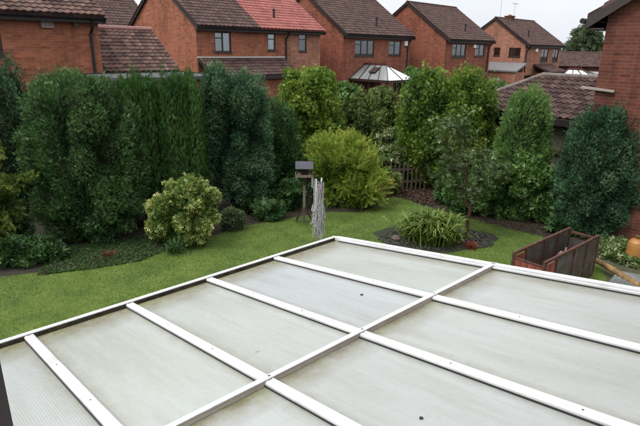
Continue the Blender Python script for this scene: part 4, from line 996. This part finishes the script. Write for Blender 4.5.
# ------------------------------------------------------------------ folded rotary clothes line
rp = at(318, 243)
ra = thing('rotary_clothes_line', 'folded grey rotary clothes line with drooping cords behind the glazed roof corner', 'clothes line', (rp[0], rp[1], 0), 0)
q = MB(); q.tube([(0, 0, 0), (.0, 0, 1.36)], .026, 10); q.tube([(0, 0, .2), (0, 0, .32)], .045, 10); q.build('pole', alu_m, ra)
tipsr = []
for k in range(4):
    a = pi/4+k*pi/2; top = V([.085*cos(a), .085*sin(a)*.8, 1.5-.05*(k % 2)]); q = MB()
    q.bar((.035*cos(a), .035*sin(a), .35), top, .024, .024); q.build('arm', white_m if k in (0, 2) else alu_m, ra); tipsr.append((a, top))
q = MB(); g = np.random.default_rng(9)
for k in range(46):
    a = g.uniform(0, 2*pi); b_ = a+g.uniform(.5, 2.2); z0 = g.uniform(.75, 1.46); drop = g.uniform(.35, .95)*z0; r_ = g.uniform(.05, .1); sp_ = g.uniform(.08, .17)
    pts_ = []
    for s in np.linspace(0, 1, 9):
        w_ = a+(b_-a)*s; dr = sin(pi*s)
        rr = r_+(sp_-r_)*dr; pts_.append((rr*cos(w_)+.012*g.normal(), rr*sin(w_)+.012*g.normal(), max(.12, z0-drop*dr**.7)))
    q.tube(pts_, .0065, 4, False)
q.build('cord', rope_m, ra)
q = MB(); q.box(.02, -.12, 1.2, .07, -.09, 1.3); q.build('peg_bag', simple('peg_mauve', (.28, .17, .25), .8), ra)

# ------------------------------------------------------------------ rusty container
p1 = V([*G(545, 262, .86)[:2], 0]); p2 = V([*G(599, 235, .86)[:2], 0]); p0 = V([*G(519, 250, .86)[:2], 0]); p3 = V([*G(588, 231, .86)[:2], 0])
dl = (p2-p1); Lx = np.linalg.norm(dl); dl /= Lx; dw = V([-dl[1], dl[0], 0]); Wd = abs((p0-p1)@dw)
rc = thing('rusty_container', 'long open rusty metal-framed box with grey side panels beside the lawn', 'container', p1, atan2(dl[1], dl[0]))
Hc = .86
q = MB()
for y_ in (0, Wd):
    q.bar((-.02, y_, Hc-.02), (Lx+.02, y_, Hc-.02), .045, .045); q.bar((0, y_, .06), (Lx, y_, .06), .045, .05)
for x_ in (0, Lx):
    q.bar((x_, .02, .06), (x_, Wd-.02, .06), .045, .05)
q.bar((0, .02, Hc-.1), (0, Wd-.02, Hc-.1), .03, .03); q.bar((Lx, .02, Hc-.08), (Lx, Wd-.02, Hc-.08), .04, .04)
q.build('frame', rust_m, rc)
q = MB()
for x_ in (0, .42, Lx*.52, Lx*.77, Lx):
    for y_ in (0, Wd): q = MB(); q.box(x_-.02, y_-.022, .08, x_+.02, y_+.022, Hc-.04); q.build('upright', rust_m, rc)
for y_, nm in ((.0, 0), (Wd, 1)):
    q = MB(); q.box(.44, y_-.006, .09, Lx-.02, y_+.006, Hc-.05); q.build('side_panel', sheet_m, rc)
    q = MB(); q.box(.02, y_-.008, .09, .4, y_+.008, Hc-.09); q.build('side_panel', boards_m, rc, label='rust-red board at the front of the side')
q = MB()
for k in range(4): q.box(-.012, .03+(Wd-.06)*k/4, .09, .01, .03+(Wd-.06)*(k+1)/4-.006, Hc-.12)
q.build('end_panel', boards_m, rc); q = MB(); q.box(Lx-.01, .03, .09, Lx+.01, Wd-.03, Hc-.2); q.build('end_panel', sheet_m, rc)
q = MB(); q.box(.03, .02, .09, Lx-.03, Wd-.02, .11); q.build('base', boards_m, rc)
q = MB(); q.bar((.5, Wd*.5, .25), (1.3, Wd*.4, .62), .2, .03); q.bar((.9, Wd*.3, .2), (1.7, Wd*.7, .5), .03, .2); q.build('loose_board', wood_grey, rc)

# timber pole, mesh panel, gas bottle
a_ = V([*G(594, 259, .2)[:2], .2]); b_ = V([*G(648, 291, .1)[:2], .1])
q = MB(); q.tube([a_, a_*.6+b_*.4+V([0, 0, .01]), a_*.3+b_*.7, b_], [.055, .06, .055, .05], 10)
tag(q.build('timber_pole', simple('peeling_pole', (.34, .2, .075), .8, 0, .6, 7, .5, dark=(.06, .04, .025))), 'peeling yellow-brown wooden pole lying beside the rusty container', 'pole')
mc = [V([*G(x_, y_, .12)[:2], .12]) for x_, y_ in ((607, 284), (618, 271), (655, 278), (655, 305))]
q = MB(); nn_ = 16
for k in range(nn_+1):
    s = k/nn_; q.tube([mc[0]*(1-s)+mc[3]*s, mc[1]*(1-s)+mc[2]*s], .0028, 4); q.tube([mc[0]*(1-s)+mc[1]*s, mc[3]*(1-s)+mc[2]*s], .0028, 4)
tag(q.build('wire_mesh', galv_m), 'grey galvanised wire mesh panel lying at the right edge under the pole', 'mesh panel')
gp = at(633, 261)
gb = thing('gas_bottle', 'stout orange-brown gas bottle standing under the dark conifer at right edge', 'gas bottle', (gp[0], gp[1], 0), 0)
q = MB(); q.lathe([(.15, 0), (.165, .03), (.168, .36), (.155, .43), (.11, .485), (.05, .5)], 24); q.build('body', gas_m, gb)
q = MB(); q.tube([(0, 0, .5), (0, 0, .54)], .03, 10); q.tube([(0, 0, .545), (0, 0, .575)], .055, 12); q.bar((0, 0, .56), (.07, 0, .56), .03, .03); q.build('valve', simple('brass', (.3, .2, .08), .4, .6), gb)
q = MB(); q.lathe([(.13, 0.0), (.13, .02), (.172, .021), (.172, .012)], 24); q.build('foot_ring', rust_m, gb)

# ------------------------------------------------------------------ glazed roof in the foreground (our conservatory)
q8 = radians(8.95)
cv = thing('conservatory', 'white-framed lean-to conservatory whose opal ribbed roof fills the foreground', 'conservatory', tuple(cc), 0)
# local frame of the roof: x = along gutter to the left (-B), y = up the slope (A), z = normal
Bv = V([*Bh, 0]); Av = V([Ah[0]*cos(q8), Ah[1]*cos(q8), sin(q8)]); Nv = np.cross(-Bv, Av); 
if Nv[2] < 0: Nv = -Nv
mw = Matrix.Identity(4)
# right-handed frame: x' = Bv reversed if needed
xv = -Bv
if np.dot(np.cross(xv, Av), Nv) < 0: raise SystemExit('frame')
for i in range(3): mw[i][0] = xv[i]; mw[i][1] = Av[i]; mw[i][2] = Nv[i]; mw[i][3] = cc[i]
cv.matrix_world = mw
cv.rotation_mode = 'XYZ'; cv.location = mw.to_translation(); cv.rotation_euler = mw.to_euler()
TL = 3.66/cos(q8); SL = 4.45
raf = [.82, 1.55, 2.255, 2.965, 3.7]
edges = [.03]+raf+[SL]
for i in range(len(edges)-1):
    for (y0, y1) in ((-.03, 1.76), (1.781, TL)):
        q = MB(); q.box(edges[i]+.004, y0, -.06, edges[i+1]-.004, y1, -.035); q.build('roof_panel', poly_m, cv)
for s in raf:
    wd = .062
    q = MB(); q.box(s-wd/2-.005, -.02, -.035, s+wd/2+.005, TL, -.026); q.build('gasket', gasket_m, cv)
    q = MB()
    w2 = wd/2; pr_ = [(-w2, -.026), (-w2, -.015), (-w2*.7, -.0065), (-w2*.5, -.0065), (-w2*.44, -.0095), (w2*.44, -.0095), (w2*.5, -.0065), (w2*.7, -.0065), (w2, -.015), (w2, -.026)]
    for k in range(len(pr_)-1):
        (xa, za), (xb, zb) = pr_[k], pr_[k+1]
        q.poly([(s+xa, -.04, za), (s+xa, TL, za), (s+xb, TL, zb), (s+xb, -.04, zb)])
    q.poly([(s+a, -.04, b) for a, b in pr_]); q.poly([(s+a, TL, b) for a, b in pr_][::-1])
    q.build('glazing_bar', upvc_m, cv)
# edge trim (right side, along the slope)
q = MB(); q.box(-.02, -.05, -.035, .032, TL, .002); q.build('edge_trim', upvc_m, cv, bevel=.003)
q = MB(); q.box(.034, .03, -.034, .05, TL, -.012); q.build('edge_trim', upvc_m, cv, bevel=.003)
q = MB(); q.box(.05, .03, -.0345, .058, TL, -.026); q.build('gasket', gasket_m, cv)
# gutter: white outer lip, sludge inside
q = MB(); q.box(-.02, -.112, -.12, SL, -.062, -.004); q.build('gutter', upvc_m, cv, bevel=.004)
q = MB(); q.box(.0, -.0615, -.12, SL, -.02, -.061); q.build('gutter_sludge', sludge_m, cv)
q = MB(); q.box(.0, -.0615, -.0615, SL, -.058, -.012); q.build('gutter_lining', sludge_m, cv)
# cross bar over the glazing bars
q = MB(); q.box(-.025, 1.748, -.006, SL, 1.786, .002); q.build('cross_bar', upvc_m, cv, bevel=.002)
q = MB(); q.box(.034, 1.777, -.0345, SL, 1.7805, -.0062); q.build('cross_bar_web', simple('bar_web', (.5, .49, .45), .4, 0, .35, 7, .05), cv)
q = MB(); q.box(.034, 1.762, -.0345, SL, 1.776, -.0063); q.build('cross_bar_web', upvc_m, cv)
for s in raf:
    q = MB(); q.lathe([(.006, 0), (.006, .002), (.003, .0035)], 8, (s-.012, 1.766, .002)); q.build('screw', gasket_m, cv)
    for yj in (.62, 1.21, 2.4, 3.05): q = MB(); q.lathe([(.0045, 0), (.0045, .0015), (.002, .0025)], 8, (s, yj, -.0095)); q.build('screw', gasket_m, cv)
# leaf / dirt spots
q = MB(); q.lathe([(.012, 0), (.011, .006), (.004, .008)], 7, (1.05, 1.3, -.0345)); q.lathe([(.01, 0), (.008, .006), (.003, .007)], 6, (2.0, 2.55, -.0345)); q.build('debris', gasket_m, cv)
# walls of the conservatory under the roof
cwm = Matrix.Translation((cc[0], cc[1], 0)) @ Matrix.Rotation(atan2(xv[1], xv[0]), 4, 'Z')
def under(o): o.parent = cv; o.matrix_parent_inverse = mw.inverted(); o.matrix_basis = cwm; return o
def yl(t): return t if np.dot(np.cross(xv, Ah if len(Ah) == 3 else V([*Ah, 0])), (0, 0, 1)) > 0 else -t
sg = 1 if yl(1) > 0 else -1
def bx(mb, s0, t0, z0, s1, t1, z1):
    ya, yb = sorted((sg*t0, sg*t1)); mb.box(s0, ya, z0, s1, yb, z1)
q = MB(); bx(q, .02, -.03, 0, SL, .08, .6); bx(q, .02, .08, 0, .12, 3.62, .6); under(q.build('dwarf_wall', brick_orange))
q = MB()
for k in range(7): s = .02+k*.72; bx(q, s, -.02, .6, s+.06, .04, 2.12)
bx(q, .02, -.02, 2.12, SL, .05, 2.17); bx(q, .02, -.02, .6, SL, .05, .66)
for k in range(5): t_ = .1+k*.85; bx(q, .025, t_, .6, .085, t_+.06, 2.12)
bx(q, .025, .05, 2.12, .085, 3.62, 2.17); under(q.build('wall_frame', upvc_m))
q = MB(); bx(q, .08, .0, .66, SL, .012, 2.12); bx(q, .05, .1, .66, .062, 3.6, 2.12); under(q.build('wall_pane', glass_m))

# ------------------------------------------------------------------ our own house: rear wall with the open window we look out of
oh = thing('brick_house', 'brick house the view is taken from, behind the foreground opal roof', 'house', (cc[0], cc[1], 0), atan2(xv[1], xv[0]), 'brick houses beyond the hedge')
T0 = 3.68
q = MB()
def wq(s0, s1, z0, z1):
    q.poly([(s0, sg*T0, z0), (s1, sg*T0, z0), (s1, sg*T0, z1), (s0, sg*T0, z1)])
wq(-1, 2.9, 0, 5.2); wq(4.5, 9, 0, 5.2); wq(2.9, 4.5, 0, 3.2); wq(2.9, 4.5, 4.9, 5.2)
q.build('wall', brick_orange, oh)
# open casement, hinged at the left jamb
ce = V([-.2925, .4055, 0]); chg = V([-.36, -.38, 0])
cs = thing('window_casement', 'dark open window casement, blurred vertical strip at the lower left corner', 'window frame', (chg[0], chg[1], 0), atan2(ce[1]-chg[1], ce[0]-chg[0]))
Lc = np.linalg.norm(ce-chg); q = MB()
q.box(Lc-.055, -.0, 3.3, Lc, .045, 4.85); q.box(0, 0, 3.3, .05, .045, 4.85); q.box(.05, 0, 3.3, Lc-.055, .045, 3.36); q.box(.05, 0, 4.79, Lc-.055, .045, 4.85)
q.build('stile', simple('casement_brown', (.035, .025, .028), .45), cs)
q = MB(); q.box(.05, .02, 3.36, Lc-.055, .026, 4.79); q.build('pane', glass_m, cs)

# ------------------------------------------------------------------ trees beyond
farleaf = leafmat('leaf_far', [(0, (.03, .05, .025)), (.5, (.06, .09, .045)), (1, (.1, .13, .06))], .6, .15)
def tree(label, px, py, D, W_, Hh, seed, mat=farleaf, n=5000, size=.5, name='tree'):
    p = GD(px, py, D); g = np.random.default_rng(seed); bl = []
    for k in range(9):
        a = g.uniform(0, 2*pi); r_ = g.uniform(0, .55)*W_
        bl.append(Blob((r_*cos(a), r_*sin(a), Hh*g.uniform(.45, .82)), (W_*g.uniform(.35, .5),)*2+(Hh*g.uniform(.16, .26),), 2, 24, .3, .4, seed*10+k))
    bl.append(Blob((0, 0, Hh*.8), (W_*.42, W_*.42, Hh*.2), 2, 24, .35, .4, seed*10+99))
    bl.append(Blob((0, 0, Hh*.35), (W_*.8, W_*.8, Hh*.3), 2, 24, .3, .4, seed*10+98))
    return shrub(name, label, 'tree', (p[0], p[1]), bl, mat, n, size, 'cluster', .3, .7, .7, seed=seed, depth=.2, out=.14, group='trees beyond the houses', trunk=.25, core=.75)
tree('tallest distant tree between the farthest house and the tall brick wall', 589, 50, 80, 3.6, 7.3, 301, size=.45, n=7000)
tree('distant tree partly behind the tall brick wall, right of the tallest one', 606, 50, 82, 3.2, 5.6, 302, size=.45)
tree('distant low tree just right of the farthest house roof', 574, 50, 86, 3., 5.2, 303, size=.45)
tree('distant treetop showing left of the farthest brick house', 466, 50, 75, 2.6, 6.4, 304, size=.45)
tree('green tree behind the tiled garage, below the farthest house gable', 497, 80, 30, 1.5, 2.7, 305, mat=laurel_m, size=.2, n=4500)
tree('dark shrub against the house with the conservatory, left of its glass roof', 342, 85, 28, 1.1, 2.5, 306, mat=laurel_m, size=.2, n=3500)
tree('dark shrub in the gap right of the conservatory house', 411, 72, 36, 1.2, 3.2, 307, mat=laurel_m, size=.2, n=3000)
# garden boundary fence behind the shrubs
fz = thing('board_fence', 'dark board fence behind the garden shrubs', 'fence', (-10.5, 14.6, 0), 0)
A_ = V([0, 0, 0]); q = MB(); pts_ = [V([-10.5, 14.6, 0]), V([-3, 15.6, 0]), V([4.0, 19.2, 0])]
for a_, b_ in zip(pts_, pts_[1:]):
    L_ = np.linalg.norm(b_-a_); n_ = int(L_/.15); d_ = (b_-a_)/L_
    for k in range(n_): q.bar(a_+d_*(k*.15)+V([0, 0, .8])-pts_[0], a_+d_*(k*.15+.14)+V([0, 0, .8])-pts_[0], .02, 1.6)
q.build('boards', wood_dark, fz)

# ------------------------------------------------------------------ light: overcast
w = bpy.data.worlds.new('World'); S.world = w; w.use_nodes = True
nt = w.node_tree; bg = nt.nodes['Background']
sky = nt.nodes.new('ShaderNodeTexSky'); sky.sky_type = 'NISHITA'; sky.sun_disc = False
SE, SR = radians(58), radians(235)
sky.sun_elevation = SE; sky.sun_rotation = SR; sky.air_density = 1.0; sky.dust_density = 6.0; sky.ozone_density = 1.0
hs = nt.nodes.new('ShaderNodeHueSaturation'); hs.inputs['Saturation'].default_value = .12
nt.links.new(sky.outputs[0], hs.inputs['Color'])
mxc = nt.nodes.new('ShaderNodeMix'); mxc.data_type = 'RGBA'; mxc.inputs[0].default_value = .75
nt.links.new(hs.outputs[0], mxc.inputs[6])
# cloud deck: slightly brighter overhead, faint structure
tc = nt.nodes.new('ShaderNodeTexCoord'); sp = nt.nodes.new('ShaderNodeSeparateXYZ'); nt.links.new(tc.outputs['Generated'], sp.inputs[0])
rp_ = nt.nodes.new('ShaderNodeValToRGB'); e = rp_.color_ramp.elements
e[0].position = 0; e[0].color = (11.2, 11.5, 12.2, 1); e[1].position = .9; e[1].color = (23, 23.3, 24, 1)
nt.links.new(sp.outputs[2], rp_.inputs[0])
no = nt.nodes.new('ShaderNodeTexNoise'); no.inputs['Scale'].default_value = 3; no.inputs['Detail'].default_value = 5; nt.links.new(tc.outputs['Generated'], no.inputs['Vector'])
rr = nt.nodes.new('ShaderNodeValToRGB'); e = rr.color_ramp.elements; e[0].position = .3; e[0].color = (.93, .94, .96, 1); e[1].position = .7; e[1].color = (1.04, 1.04, 1.03, 1)
nt.links.new(no.outputs['Fac'], rr.inputs[0])
mm = nt.nodes.new('ShaderNodeMix'); mm.data_type = 'RGBA'; mm.blend_type = 'MULTIPLY'; mm.inputs[0].default_value = 1
nt.links.new(rp_.outputs[0], mm.inputs[6]); nt.links.new(rr.outputs[0], mm.inputs[7])
nt.links.new(mm.outputs[2], mxc.inputs[7])
nt.links.new(mxc.outputs[2], bg.inputs['Color']); bg.inputs['Strength'].default_value = .08
sl = bpy.data.lights.new('sun', 'SUN'); sl.energy = 2.0; sl.angle = radians(28); sl.color = (1, .96, .9)
so = bpy.data.objects.new('sun', sl); COL.objects.link(so)
# same direction as the sky: rotation 0 = +Y, clockwise
sd = V([sin(SR)*cos(SE), cos(SR)*cos(SE), sin(SE)])
so.rotation_euler = Vector(tuple(sd)).to_track_quat('Z', 'Y').to_euler()
S.view_settings.view_transform = 'Standard'; S.view_settings.look = 'None'; S.view_settings.exposure = .3; S.view_settings.gamma = 1
S.view_settings.use_curve_mapping = False
S.render.engine = 'CYCLES'
